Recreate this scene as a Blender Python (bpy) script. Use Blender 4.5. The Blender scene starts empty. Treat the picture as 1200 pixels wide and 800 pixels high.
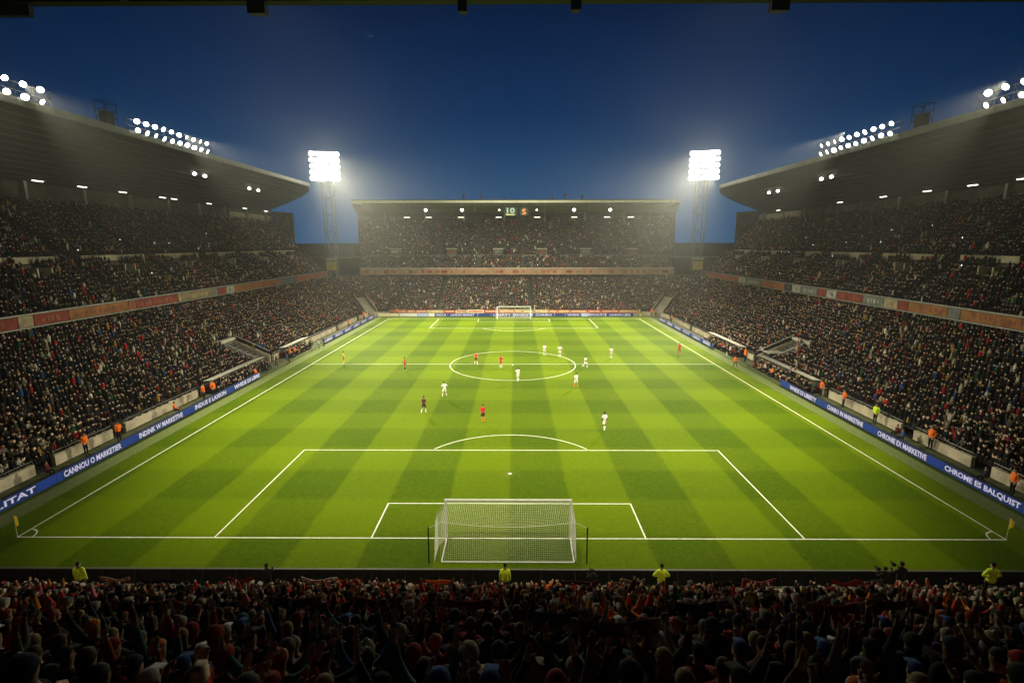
import bpy, math, random
import numpy as np
from mathutils import Vector, Matrix
random.seed(7); rng = np.random.default_rng(11)
R = math.radians
sc = bpy.context.scene
C = sc.collection

# ------------------------------------------------------------------ camera
cd = bpy.data.cameras.new('camera'); cam = bpy.data.objects.new('camera', cd); C.objects.link(cam)
cd.sensor_fit = 'HORIZONTAL'; cd.sensor_width = 36.0; cd.lens = 599.0 / 1200 * 36
cd.clip_start = 0.1; cd.clip_end = 2000
CAM = Vector((0.508, -32.009, 19.859)); yaw, pit, rol = -.0075, .1878, -.0014
f = Vector((math.sin(yaw) * math.cos(pit), math.cos(yaw) * math.cos(pit), -math.sin(pit)))
r = f.cross(Vector((0, 0, 1))).normalized(); u = r.cross(f)
r, u = r * math.cos(rol) + u * math.sin(rol), u * math.cos(rol) - r * math.sin(rol)
cam.matrix_world = Matrix(((r.x, u.x, -f.x, CAM.x), (r.y, u.y, -f.y, CAM.y), (r.z, u.z, -f.z, CAM.z), (0, 0, 0, 1)))
sc.camera = cam

# ------------------------------------------------------------------ sky, exposure
w = bpy.data.worlds.new('World'); sc.world = w; w.use_nodes = True
nt = w.node_tree; nt.nodes.clear()
out = nt.nodes.new('ShaderNodeOutputWorld'); bg = nt.nodes.new('ShaderNodeBackground')
# dusk sky after sunset: last blue light lies low beyond the far stand
tcw = nt.nodes.new('ShaderNodeTexCoord'); spw = nt.nodes.new('ShaderNodeSeparateXYZ'); nt.links.new(tcw.outputs['Generated'], spw.inputs[0])
ramp = nt.nodes.new('ShaderNodeValToRGB'); nt.links.new(spw.outputs['Z'], ramp.inputs[0])
el = ramp.color_ramp.elements; el[0].position = 0.0; el[0].color = (.006, .066, .165, 1); el[1].position = 1.0; el[1].color = (.0004, .004, .014, 1)
for p_, c_ in ((.08, (.004, .058, .155, 1)), (.22, (.0002, .024, .088, 1)), (.40, (.0001, .0066, .034, 1))): e_ = el.new(p_); e_.color = c_
azm = nt.nodes.new('ShaderNodeMapRange'); azm.interpolation_type = 'SMOOTHSTEP'; azm.inputs[1].default_value = .35; azm.inputs[2].default_value = 1.0; azm.inputs[3].default_value = .1; azm.inputs[4].default_value = 1.15
nt.links.new(spw.outputs['Y'], azm.inputs[0])
tn = nt.nodes.new('ShaderNodeVectorMath'); tn.operation = 'SCALE'; nt.links.new(ramp.outputs[0], tn.inputs[0]); nt.links.new(azm.outputs[0], tn.inputs['Scale'])
nt.links.new(tn.outputs[0], bg.inputs[0]); nt.links.new(bg.outputs[0], out.inputs[0])
bg.inputs[1].default_value = 1.0
sc.view_settings.view_transform = 'Standard'; sc.view_settings.look = 'None'
sc.view_settings.exposure = 0.0; sc.view_settings.gamma = 1.0; sc.view_settings.use_curve_mapping = False
cy = sc.cycles
cy.use_denoising = True; cy.max_bounces = 4; cy.diffuse_bounces = 2; cy.glossy_bounces = 2
cy.transmission_bounces = 2; cy.volume_bounces = 0; cy.transparent_max_bounces = 8; cy.sample_clamp_indirect = 4
cy.caustics_reflective = False; cy.caustics_refractive = False

# ------------------------------------------------------------------ floodlight beams (each sits in its lamp bank)
WARM = (1.0, 0.93, 0.66)
def beam(name, loc, aim, watt, size=95, blend=1.0, rad=.8):
    l = bpy.data.lights.new(name, 'SPOT'); l.energy = watt; l.spot_size = R(size); l.spot_blend = blend
    l.color = WARM; l.shadow_soft_size = rad * .22
    o = bpy.data.objects.new(name, l); C.objects.link(o); o.location = loc
    o.rotation_euler = (Vector(aim) - Vector(loc)).to_track_quat('-Z', 'Y').to_euler()
    return o
KW = 1000
for s in (-1, 1):
    beam('floodlight_beam', (s * 38, -7.2, 33.2), (s * 8, 18, 0), 58 * KW, 76)       # lamps on the near roof edge, above the frame
    beam('floodlight_beam', (s * 12, -7.2, 33.2), (s * 2, 12, 0), 26 * KW, 90)
    for dy in (-8, 6): beam('floodlight_beam', (s * 56.3, 25 + dy, 38.0), (s * 14, 33 + dy * .6, 0), 126 * KW, 66)
    beam('floodlight_beam', (s * 56.3, 60, 38.4), (s * 13, 70, 0), 250 * KW, 72)
    beam('floodlight_beam', (s * 56.3, 66, 38.4), (-s * 8, 116, 6), 260 * KW, 58)
    for dx, dz in ((-2.6, -2.4), (2.6, -2.4), (-2.6, 2.4), (2.6, 2.4)):
        beam('floodlight_beam', (s * 57 + dx, 127.3, 42.9 + dz), (s * 8, 78, 0), 145 * KW, 64)
        beam('floodlight_spill', (s * 57 + dx, 127.3, 42.9 + dz), (s * 2, 8, 4), 12 * KW, 104)

# ------------------------------------------------------------------ materials
MATS = {}
def mat(name, col, rough=.8, var=0.0, scale=1.0, emit=0.0, metal=0.0, bump=0.0, spec=.3, sampling=True):
    if name in MATS: return MATS[name]
    m = bpy.data.materials.new(name); m.use_nodes = True; n = m.node_tree; b = n.nodes['Principled BSDF']
    b.inputs['Roughness'].default_value = rough; b.inputs['Metallic'].default_value = metal
    b.inputs['Specular IOR Level'].default_value = spec
    c4 = (*col, 1)
    b.inputs['Base Color'].default_value = c4
    if var > 0:
        tc = n.nodes.new('ShaderNodeTexCoord'); no = n.nodes.new('ShaderNodeTexNoise')
        no.inputs['Scale'].default_value = scale; no.inputs['Detail'].default_value = 6
        mr = n.nodes.new('ShaderNodeMapRange'); mr.inputs[1].default_value = .3; mr.inputs[2].default_value = .7
        mr.inputs[3].default_value = 1 - var; mr.inputs[4].default_value = 1 + var
        mx = n.nodes.new('ShaderNodeVectorMath'); mx.operation = 'SCALE'; mx.inputs[0].default_value = col
        n.links.new(tc.outputs['Object'], no.inputs['Vector']); n.links.new(no.outputs['Fac'], mr.inputs[0])
        n.links.new(mr.outputs[0], mx.inputs['Scale']); n.links.new(mx.outputs[0], b.inputs['Base Color'])
        if bump:
            bp = n.nodes.new('ShaderNodeBump'); bp.inputs['Strength'].default_value = bump
            n.links.new(no.outputs['Fac'], bp.inputs['Height']); n.links.new(bp.outputs[0], b.inputs['Normal'])
    if emit > 0:
        b.inputs['Emission Color'].default_value = c4; b.inputs['Emission Strength'].default_value = emit
        if not sampling: m.cycles.emission_sampling = 'NONE'
    MATS[name] = m
    return m

M_conc = mat('concrete', (.48, .42, .31), .85, .3, .8)
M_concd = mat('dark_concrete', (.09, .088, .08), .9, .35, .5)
M_step = mat('terrace_concrete', (.075, .07, .062), .9, .3, 1.0)
M_aisle = mat('aisle_concrete', (.26, .25, .22), .9, .25, 1.5)
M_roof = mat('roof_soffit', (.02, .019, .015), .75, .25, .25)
M_ramp = mat('ramp_concrete', (.24, .22, .17), .9, .3, 1)
M_rimd = mat('weathered_rim_steel', (.17, .17, .14), .5, .2, .5)
M_mast = mat('mast_steel', (.13, .13, .11), .5)
M_purl = mat('purlin_steel', (.055, .054, .045), .6)
M_rim = mat('pale_painted_steel', (.5, .5, .44), .5, .15, .6)
M_steel = mat('galvanised_steel', (.3, .3, .28), .45, .2, 2, metal=.4)
M_black = mat('black_paint', (.012, .012, .012), .6, .3, 2)
M_white = mat('white_paint', (.8, .8, .78), .5, .06, 3)
M_lamp = mat('lamp_glass', (1.0, .97, .86), .4, emit=13, sampling=False)
M_tube = mat('strip_light_glass', (1.0, .93, .75), .4, emit=3.5, sampling=False)
M_phone = mat('phone_torch', (.9, .95, 1), .4, emit=3.5, sampling=False)
M_net = mat('white_net_cord', (.8, .8, .7), .8)

# grass: mown checks from lengthwise and crosswise passes
def grass_mat():
    m = bpy.data.materials.new('mown_grass'); m.use_nodes = True; n = m.node_tree; b = n.nodes['Principled BSDF']; L = n.links
    b.inputs['Roughness'].default_value = .75; b.inputs['Specular IOR Level'].default_value = .03
    tc = n.nodes.new('ShaderNodeTexCoord'); sp = n.nodes.new('ShaderNodeSeparateXYZ'); L.new(tc.outputs['Object'], sp.inputs[0])
    def math_(op, a, bb=None, c=None):
        x = n.nodes.new('ShaderNodeMath'); x.operation = op
        for i, v in enumerate((a, bb, c)):
            if v is None: continue
            if isinstance(v, (int, float)): x.inputs[i].default_value = v
            else: L.new(v, x.inputs[i])
        return x.outputs[0]
    wob = n.nodes.new('ShaderNodeTexNoise'); wob.inputs['Scale'].default_value = .35; L.new(tc.outputs['Object'], wob.inputs['Vector'])
    wo = math_('MULTIPLY', math_('SUBTRACT', wob.outputs['Fac'], .5), .35)
    def stripe(axis, width, off, soft):
        v = math_('ADD', math_('ADD', axis, off), wo)
        pp = math_('PINGPONG', v, width)                   # 0..w..0
        # square-ish wave: parity of floor(v/width)
        fl = math_('MODULO', math_('ADD', math_('DIVIDE', v, width), 100), 2.0)
        t = math_('ABSOLUTE', math_('SUBTRACT', fl, 1.0))  # 1..0..1 triangle
        sm = n.nodes.new('ShaderNodeMapRange'); sm.interpolation_type = 'SMOOTHSTEP'
        sm.inputs[1].default_value = .5 - soft; sm.inputs[2].default_value = .5 + soft
        L.new(t, sm.inputs[0]); return sm.outputs[0]
    sx = stripe(sp.outputs['X'], 4.75, 2.375, .04)    # 1 near t=.. light band between -4.75 and 0
    sy = stripe(sp.outputs['Y'], 5.25, -2.9, .10)
    # cross passes show more towards the sides where only they were brushed last
    no1 = n.nodes.new('ShaderNodeTexNoise'); no1.inputs['Scale'].default_value = .12; no1.inputs['Detail'].default_value = 5; L.new(tc.outputs['Object'], no1.inputs['Vector'])
    no2 = n.nodes.new('ShaderNodeTexNoise'); no2.inputs['Scale'].default_value = 2.2; no2.inputs['Detail'].default_value = 8; no2.inputs['Roughness'].default_value = .75; L.new(tc.outputs['Object'], no2.inputs['Vector'])
    no3 = n.nodes.new('ShaderNodeTexNoise'); no3.inputs['Scale'].default_value = 14; no3.inputs['Detail'].default_value = 3; L.new(tc.outputs['Object'], no3.inputs['Vector'])
    fac = math_('ADD', math_('MULTIPLY', sx, .26), math_('MULTIPLY', sy, .16))
    fac = math_('ADD', fac, .735)
    fac = math_('ADD', fac, math_('MULTIPLY', math_('SUBTRACT', no1.outputs['Fac'], .5), .25))
    fac = math_('ADD', fac, math_('MULTIPLY', math_('SUBTRACT', no2.outputs['Fac'], .5), .6))
    fac = math_('ADD', fac, math_('MULTIPLY', math_('SUBTRACT', no3.outputs['Fac'], .5), .9))
    cr = n.nodes.new('ShaderNodeMix'); cr.data_type = 'RGBA'
    cr.inputs[6].default_value = (.033, .070, .0002, 1); cr.inputs[7].default_value = (.156, .226, .001, 1)
    L.new(math_('SUBTRACT', fac, .55), cr.inputs[0])
    vo = n.nodes.new('ShaderNodeTexNoise'); vo.inputs['Scale'].default_value = 3.2; vo.inputs['Detail'].default_value = 4; vo.inputs['Roughness'].default_value = .8; L.new(tc.outputs['Object'], vo.inputs['Vector'])
    def near(px, py, rx, ry):
        dx = math_('DIVIDE', math_('SUBTRACT', sp.outputs['X'], px), rx); dy = math_('DIVIDE', math_('SUBTRACT', sp.outputs['Y'], py), ry)
        return math_('MAXIMUM', 0.0, math_('SUBTRACT', 1.0, math_('SQRT', math_('ADD', math_('MULTIPLY', dx, dx), math_('MULTIPLY', dy, dy)))))
    wear = math_('ADD', near(0, 1.6, 6.5, 3.2), near(0, 10.1, 1.6, 1.6)); wear = math_('ADD', wear, near(0, 103.4, 7, 3.5)); wear = math_('ADD', wear, .06)
    scuff = n.nodes.new('ShaderNodeMapRange'); scuff.inputs[1].default_value = .58; scuff.inputs[2].default_value = .72; L.new(math_('ADD', vo.outputs['Fac'], math_('MULTIPLY', wear, .13)), scuff.inputs[0])
    c2 = n.nodes.new('ShaderNodeMix'); c2.data_type = 'RGBA'; c2.inputs[7].default_value = (.20, .19, .05, 1); L.new(cr.outputs[2], c2.inputs[6]); L.new(math_('MULTIPLY', scuff.outputs[0], .45), c2.inputs[0])
    L.new(c2.outputs[2], b.inputs['Base Color'])
    bp = n.nodes.new('ShaderNodeBump'); bp.inputs['Strength'].default_value = .35; bp.inputs['Distance'].default_value = .03
    L.new(no3.outputs['Fac'], bp.inputs['Height']); L.new(bp.outputs[0], b.inputs['Normal'])
    return m
M_grass = grass_mat()
M_apron = mat('worn_apron_turf', (.042, .074, .002), .9, .35, 2.5)
M_turf = mat('artificial_turf_strip', (.12, .155, .04), .9, .2, 3)
M_back = mat('trodden_verge', (.075, .085, .035), .9, .4, 1.2)
M_ground = mat('tarmac', (.03, .03, .03), .9, .3, .3)

# ------------------------------------------------------------------ mesh helpers
class MB:
    def __init__(s): s.v = []; s.f = []; s.m = []; s.mats = []
    def mi(s, m):
        if m not in s.mats: s.mats.append(m)
        return s.mats.index(m)
    def add(s, vs, fs, m):
        o = len(s.v); k = s.mi(m); s.v += [tuple(x) for x in vs]
        for q in fs: s.f.append([i + o for i in q]); s.m.append(k)
    def box(s, c, d, m, rz=0, rx=0, ry=0):
        x, y, z = (k / 2 for k in d)
        M = Matrix.Translation(c) @ Matrix.Rotation(rz, 4, 'Z') @ Matrix.Rotation(ry, 4, 'Y') @ Matrix.Rotation(rx, 4, 'X')
        vs = [M @ Vector(p) for p in ((-x, -y, -z), (x, -y, -z), (x, y, -z), (-x, y, -z), (-x, -y, z), (x, -y, z), (x, y, z), (-x, y, z))]
        s.add(vs, [(0, 3, 2, 1), (4, 5, 6, 7), (0, 1, 5, 4), (1, 2, 6, 5), (2, 3, 7, 6), (3, 0, 4, 7)], m)
    def span(s, a, b, m):
        c = [(i + j) / 2 for i, j in zip(a, b)]; d = [abs(i - j) for i, j in zip(a, b)]; s.box(c, d, m)
    def quad(s, a, b, c, d, m): s.add([a, b, c, d], [(0, 1, 2, 3)], m)
    def tube(s, a, b, rad, m, n=6, r2=None):
        a, b = Vector(a), Vector(b); d = b - a
        if d.length < 1e-6: return
        q = d.to_track_quat('Z', 'Y'); r2 = rad if r2 is None else r2; vs = []
        for p, rr in ((a, rad), (b, r2)):
            for i in range(n):
                t = 2 * math.pi * i / n; vs.append(p + q @ Vector((rr * math.cos(t), rr * math.sin(t), 0)))
        fs = [(i, (i + 1) % n, n + (i + 1) % n, n + i) for i in range(n)] + [tuple(range(n - 1, -1, -1)), tuple(range(n, 2 * n))]
        s.add(vs, fs, m)
    def ell(s, c, rr, m, nu=10, nv=6, rot=None, v0=0.0, v1=math.pi):
        vs = []; fs = []
        for j in range(nv + 1):
            ph = v0 + (v1 - v0) * j / nv
            for i in range(nu):
                t = 2 * math.pi * i / nu
                p = Vector((rr[0] * math.sin(ph) * math.cos(t), rr[1] * math.sin(ph) * math.sin(t), rr[2] * math.cos(ph)))
                if rot: p = rot @ p
                vs.append(Vector(c) + p)
        for j in range(nv):
            for i in range(nu): fs.append((j * nu + i, (j + 1) * nu + i, (j + 1) * nu + (i + 1) % nu, j * nu + (i + 1) % nu))
        s.add(vs, fs, m)
    def loft(s, prof, ys, m):     # extrude an (x,z) profile through a list of functions/values
        vs = []; n = len(prof)
        for y in ys:
            for (x, z) in prof: vs.append((x, y, z))
        fs = [(j * n + i, j * n + i + 1, (j + 1) * n + i + 1, (j + 1) * n + i) for j in range(len(ys) - 1) for i in range(n - 1)]
        s.add(vs, fs, m)
    def build(s, name, parent=None, loc=None, smooth=False):
        me = bpy.data.meshes.new(name); me.from_pydata(s.v, [], s.f)
        for m in s.mats: me.materials.append(m)
        me.polygons.foreach_set('material_index', s.m)
        if smooth: me.polygons.foreach_set('use_smooth', [True] * len(me.polygons))
        me.update()
        o = bpy.data.objects.new(name, me); C.objects.link(o)
        if parent: o.parent = parent
        if loc: o.location = loc
        return o
def tag(o, label=None, cat=None, group=None, kind=None):
    if label: o['label'] = label
    if cat: o['category'] = cat
    if group: o['group'] = group
    if kind: o['kind'] = kind
    return o
def empty(name, loc=(0, 0, 0), rz=0):
    o = bpy.data.objects.new(name, None); C.objects.link(o); o.location = loc; o.rotation_euler = (0, 0, rz); o.empty_display_size = .3
    return o
def copy_tree(o, parent=None):
    c = o.copy(); C.objects.link(c)
    if parent: c.parent = parent
    for ch in list(o.children): copy_tree(ch, c)
    return c

# ------------------------------------------------------------------ ground and pitch
def sheet(name, x0, y0, x1, y1, z, m, label):
    b = MB(); b.quad((x0, y0, z), (x1, y0, z), (x1, y1, z), (x0, y1, z), m)
    return tag(b.build(name), label, kind='structure', cat='ground')
sheet('ground', -130, -75, 130, 205, -.012, M_ground, 'dark tarmac ground under the whole stadium')
sheet('pitch_verge', -41.6, -7, 41.6, 113, -.004, M_back, 'brownish green verge between advertising boards and stand walls')
sheet('pitch_apron', -38.6, -4.75, 38.6, 110, .0, M_apron, 'darker worn grass apron round the marked pitch')
for s in (-1, 1):
    sheet('turf_strip', s * 37.95 if s < 0 else 36.3, -4.6, -36.3 if s < 0 else 37.95, 109, .004, M_turf, 'pale green artificial turf strip beside the %s boards' % ('left' if s < 0 else 'right'))
sheet('pitch', -36.25, -4.5, 36.25, 108.2, .008, M_grass, 'mown football pitch with chequered light and dark stripes')
mk = MB(); Z = .012; LW = .053
def line(x0, y0, x1, y1):
    if abs(x0 - x1) < 1e-6: mk.quad((x0 - LW, y0, Z), (x0 + LW, y0, Z), (x0 + LW, y1, Z), (x0 - LW, y1, Z), M_line)
    else: mk.quad((x0, y0 - LW, Z), (x1, y0 - LW, Z), (x1, y0 + LW, Z), (x0, y0 + LW, Z), M_line)
M_line = mat('line_paint', (.8, .8, .7), .8, .16, 2.5)
def arc(cx, cy_, rad, a0, a1, n=64):
    p = []
    for i in range(n + 1):
        a = R(a0 + (a1 - a0) * i / n)
        p += [(cx + (rad - LW) * math.cos(a), cy_ + (rad - LW) * math.sin(a), Z), (cx + (rad + LW) * math.cos(a), cy_ + (rad + LW) * math.sin(a), Z)]
    mk.add(p, [(2 * i, 2 * i + 1, 2 * i + 3, 2 * i + 2) for i in range(n)], M_line)
W2, LEN, MID = 34.0, 105.0, 52.0
for x in (-W2, W2): line(x, 0 + LW, x, LEN - LW)
for y in (0, LEN): line(-W2 - LW, y, W2 + LW, y)
line(-W2 + LW, MID, -10.55, MID); line(-10.4, MID, 10.4, MID); line(10.55, MID, W2 - LW, MID)
arc(0, MID, 10.5, 0, 360, 120)
for (o_, sg) in ((0, 1), (LEN, -1)):
    for (hw, dp) in ((20.31, 15.3), (9.44, 4.8)):
        ya, yb = sorted((o_ + sg * LW, o_ + sg * (dp - LW)))
        for x in (-hw, hw): line(x, ya, x, yb)
        line(-hw - LW, o_ + sg * dp, hw + LW, o_ + sg * dp)
arc(0, 10.1, 9.3, 36, 144); arc(0, LEN - 10.1, 9.3, 216, 324)
for x, y, a in ((-W2, 0, 0), (W2, 0, 90), (W2, LEN, 180), (-W2, LEN, 270)): arc(x, y, 1.0, a + 4, a + 86, 14)
def disc(x, y, rr): mk.add([(x + rr * math.cos(R(a)), y + rr * math.sin(R(a)), Z) for a in range(0, 360, 30)], [tuple(range(12))], M_line)
disc(0, 10.1, .16); disc(0, LEN - 10.1, .16); disc(0, MID - .7, .16)
tag(mk.build('pitch_markings'), 'white painted lines, circle and boxes on the pitch', kind='structure', cat='markings')

ORD = 'first second third fourth fifth sixth seventh eighth ninth tenth eleventh twelfth thirteenth fourteenth fifteenth sixteenth seventeenth eighteenth nineteenth twentieth'.split() + ['one further on'] * 20
# ------------------------------------------------------------------ stands
def steps(b, front, nrows, tread, rise, z0, y0f, y1f, m, sgn):
    """terraced rows along Y; x = sgn*(front + k*tread); y range depends on the row"""
    for k in range(nrows):
        xa, xb = front + k * tread, front + (k + 1) * tread; z = z0 + k * rise
        y0, y1 = y0f(xa), y1f(xa)
        b.quad((sgn * xa, y0, z), (sgn * xb, y0, z), (sgn * xb, y1, z), (sgn * xa, y1, z), m)
        b.quad((sgn * xb, y0, z), (sgn * xb, y1, z), (sgn * xb, y1, z + rise), (sgn * xb, y0, z + rise), m)

LOW = dict(front=42.0, n=25, tread=.8, rise=.37, z0=.75)
UPP = dict(front=58.7, n=28, tread=.84, rise=.575, z0=10.9)
YB = -60.0
def up_end(x): return 128 + max(0, x - 58) * .72      # splayed far end of the upper tier
WALK = 11                                              # row of the cross aisle, upper tier
FASC_COL = {-1: [(24, 'red'), (27, 'cream'), (29, 'red'), (34, 'orange'), (44.5, 'salmon'), (46, 'red'), (56, 'cream'), (57, 'tan'), (66, 'grey'), (68, 'red'), (71, 'white'), (74, 'orange'), (90, 'salmon'), (96, 'blue'), (104, 'salmon'), (116, 'salmon'), (128, None)],
            1: [(20, 'orange'), (34, 'grey'), (36, 'orange'), (43, 'red'), (45, 'cream'), (48, 'grey'), (53, 'red'), (57, 'red'), (60, 'white'), (63, 'red'), (66, 'grey'), (72, 'white'), (75, 'navy'), (78, 'orange'), (83, 'salmon'), (89, 'grey'), (97, 'white'), (101, 'salmon'), (112, 'salmon'), (124, None)]}
COLS = dict(red=(.33, .045, .03), orange=(.42, .17, .05), cream=(.5, .4, .26), salmon=(.4, .13, .07), tan=(.36, .27, .13), grey=(.22, .23, .23), white=(.5, .5, .47), blue=(.09, .16, .27), navy=(.04, .05, .09))
def bmat(c): return mat('banner_' + c, tuple(v * .62 for v in COLS[c]), .7, .35, 1.1)

def text_mesh(txt, w, h, m, thick=.01):
    cu = bpy.data.curves.new('lettering', 'FONT'); cu.body = txt; cu.size = 1; cu.extrude = thick; cu.offset = .022; cu.resolution_u = 2
    o = bpy.data.objects.new('lettering', cu); C.objects.link(o)
    dg = bpy.context.evaluated_depsgraph_get(); me = bpy.data.meshes.new_from_object(o.evaluated_get(dg))
    bpy.data.objects.remove(o); bpy.data.curves.remove(cu)
    co = np.empty(len(me.vertices) * 3); me.vertices.foreach_get('co', co); co = co.reshape(-1, 3)
    mn, mxx = co.min(0), co.max(0)
    co[:, 0] = ((co[:, 0] - mn[0]) / (mxx[0] - mn[0]) - .5) * w; co[:, 1] = ((co[:, 1] - mn[1]) / (mxx[1] - mn[1]) - .5) * h
    me.vertices.foreach_set('co', co.ravel()); me.materials.clear(); me.materials.append(m); me.update()
    return me

for s, side in ((-1, 'left'), (1, 'right')):
    st = empty('grandstand', (0, 0, 0)); tag(st, 'two tier grandstand along the %s touchline under a sloping roof' % side, 'grandstand', 'stands round the pitch')
    b = MB(); steps(b, LOW['front'], LOW['n'], LOW['tread'], LOW['rise'], LOW['z0'], lambda x: YB, lambda x: 104.0, M_step, s)
    b.build('lower_tier', st)
    b = MB(); steps(b, UPP['front'], UPP['n'], UPP['tread'], UPP['rise'], UPP['z0'], lambda x: YB, up_end, M_step, s)
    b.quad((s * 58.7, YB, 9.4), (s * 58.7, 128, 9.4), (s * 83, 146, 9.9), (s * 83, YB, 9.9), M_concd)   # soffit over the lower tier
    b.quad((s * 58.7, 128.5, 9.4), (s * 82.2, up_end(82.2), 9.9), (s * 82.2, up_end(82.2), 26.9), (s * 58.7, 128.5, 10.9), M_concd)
    b.build('upper_tier', st)
    # front wall of the lower tier: pale concrete with gates
    b = MB(); y = YB
    for (ya, yb) in ((YB, 9.6), (11.6, 18.4), (20.2, 33.0), (34.0, 47.4), (54.6, 86.0), (87.5, 102.0)):
        b.span((s * 41.6, ya, 0), (s * 42.0, yb, .98), M_conc)
        b.tube((s * 41.75, ya, 1.32), (s * 41.75, yb, 1.32), .03, M_steel, 5)
        yy = ya
        while yy < yb: b.tube((s * 41.75, yy, .95), (s * 41.75, yy, 1.32), .025, M_steel, 4); yy += 2.4
    b.build('front_wall', st)
    b = MB(); b.span((s * 58.05, YB, 10.0), (s * 58.7, 128.4, 11.68), M_concd); b.span((s * 57.95, YB, 11.6), (s * 58.72, 128.45, 11.72), M_steel)
    b.span((s * 57.95, YB, 10.0), (s * 58.3, 128.45, 10.1), M_steel)
    fa = b.build('fascia', st)
    segs = FASC_COL[s]
    for (ya, c), (yb, _) in zip(segs[:-1], segs[1:]):
        b = MB(); m = bmat(c)
        b.span((s * 57.98, ya + .06, 10.2), (s * 58.05, yb - .06, 11.5), m)
        # worn lettering blocks in a related tone
        y = ya + 1.0; alt = bmat({'red': 'salmon', 'orange': 'salmon', 'cream': 'tan', 'salmon': 'orange', 'tan': 'cream', 'grey': 'white', 'white': 'grey', 'blue': 'grey', 'navy': 'grey'}[c])
        while y < yb - 1.6:
            l = random.uniform(.3, .7); hh = random.uniform(.25, .42)
            b.span((s * 57.95, y, 10.85 - hh), (s * 57.98, y + l, 10.85 + hh * random.uniform(.6, 1)), alt); y += l + random.uniform(.15, .45)
        bo = b.build('banner', fa)
    # upper tier: cross-aisle parapet in pieces, vomitories, aisles
    b = MB(); zx = UPP['z0'] + WALK * UPP['rise']; xx = UPP['front'] + WALK * UPP['tread']
    y = 20.0
    while y < 124:
        L_ = 11 + 4 * random.random(); b.span((s * (xx), y, zx - .3), (s * (xx + .2), min(y + L_, 130), zx + .95), M_conc); y += L_ + 3.0
    b.build('cross_aisle_parapet', st)
    for yv in (38, 54, 70, 86, 102, 118):
        b = MB(); xv = xx - 3.0; zv = zx - 3.0 * .68
        b.span((s * xv, yv, zv - .6), (s * (xv + 2.9), yv + .22, zv + 1.5), M_conc); b.span((s * xv, yv + 2.2, zv - .6), (s * (xv + 2.9), yv + 2.42, zv + 1.5), M_conc)
        b.span((s * (xv + 2.7), yv + .22, zv), (s * (xv + 2.9), yv + 2.2, zv + 1.9), M_concd)
        b.build('stairway_entrance', st)
    for k, ya in enumerate((31, 46, 62, 78, 94, 110)):
        b = MB()
        for q in range(UPP['n']):
            xa = UPP['front'] + q * UPP['tread']; z = UPP['z0'] + q * UPP['rise'] + .012
            b.quad((s * xa, ya, z), (s * (xa + UPP['tread'] - .02), ya, z), (s * (xa + UPP['tread'] - .02), ya + 1.0, z), (s * xa, ya + 1.0, z), M_aisle)
        b.build('stair', st)
    # back wall + columns
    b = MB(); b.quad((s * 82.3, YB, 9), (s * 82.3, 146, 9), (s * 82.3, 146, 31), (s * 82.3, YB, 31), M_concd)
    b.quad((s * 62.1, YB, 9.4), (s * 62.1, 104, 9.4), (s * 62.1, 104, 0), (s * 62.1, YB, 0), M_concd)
    b.build('back_wall', st)
    b = MB()   # pale gable panel behind the top corner
    b.quad((s * 72.0, up_end(72) + .6, 20.5), (s * 82.2, up_end(82.2) + .6, 26.5), (s * 82.2, up_end(82.2) + .6, 30.9), (s * 72.0, up_end(72) + .6, 29.9), M_conc)
    b.quad((s * 72.0, up_end(72) + .6, 20.5), (s * 72.0, up_end(72) + .6, 29.9), (s * 72.0, up_end(72) + 1.0, 29.9), (s * 72.0, up_end(72) + 1.0, 20.5), M_conc)
    b.quad((s * 82.2, up_end(82.2) - .2, 25.5), (s * 82.2, up_end(82.2) - 26, 25.5), (s * 82.2, up_end(82.2) - 26, 29.3), (s * 82.2, up_end(82.2) - .2, 29.3), M_conc)
    b.build('gable_panel', st)
    for yc in range(20, 150, 12):
        b = MB(); b.span((s * 81.5, yc, 26), (s * 82.1, yc + .5, 31.3), M_steel); b.build('column', st)
    # roof: sloping soffit with purlins, front rim
    def zr(x): return 36.0 - .24 * (x - 58)
    pts = [(58.0, 118.0), (60.5, 124.5), (65.2, 130.0), (71.6, 134.6), (78.0, 138.0), (84.0, 140.5)]
    if s > 0: zoff = -.75
    else: zoff = 0
    b = MB()
    for th, m in ((0, M_roof), (.9, M_steel)):
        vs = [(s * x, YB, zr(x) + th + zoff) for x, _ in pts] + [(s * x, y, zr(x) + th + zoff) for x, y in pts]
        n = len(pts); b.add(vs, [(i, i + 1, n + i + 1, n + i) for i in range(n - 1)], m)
    for i in range(len(pts) - 1):
        (xa, ya), (xb, yb) = pts[i], pts[i + 1]
        b.quad((s * xa, ya, zr(xa) + zoff), (s * xb, yb, zr(xb) + zoff), (s * xb, yb, zr(xb) + zoff + .9), (s * xa, ya, zr(xa) + zoff + .9), M_rimd)
    rf = b.build('roof', st)
    b = MB(); b.span((s * 57.7, YB, 35.95 + zoff), (s * 58.05, 118, 36.85 + zoff), M_rimd); b.build('roof_rim', rf)
    b = MB()
    for k in range(1, 13):
        x = 58 + k * 2.0; b.span((s * (x - .05), YB, zr(x) - .14 + zoff), (s * (x + .05), min(138, np.interp(x, [p[0] for p in pts], [p[1] for p in pts]) - .4), zr(x) - .02 + zoff), M_purl)
    b.build('purlins', rf)
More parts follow.
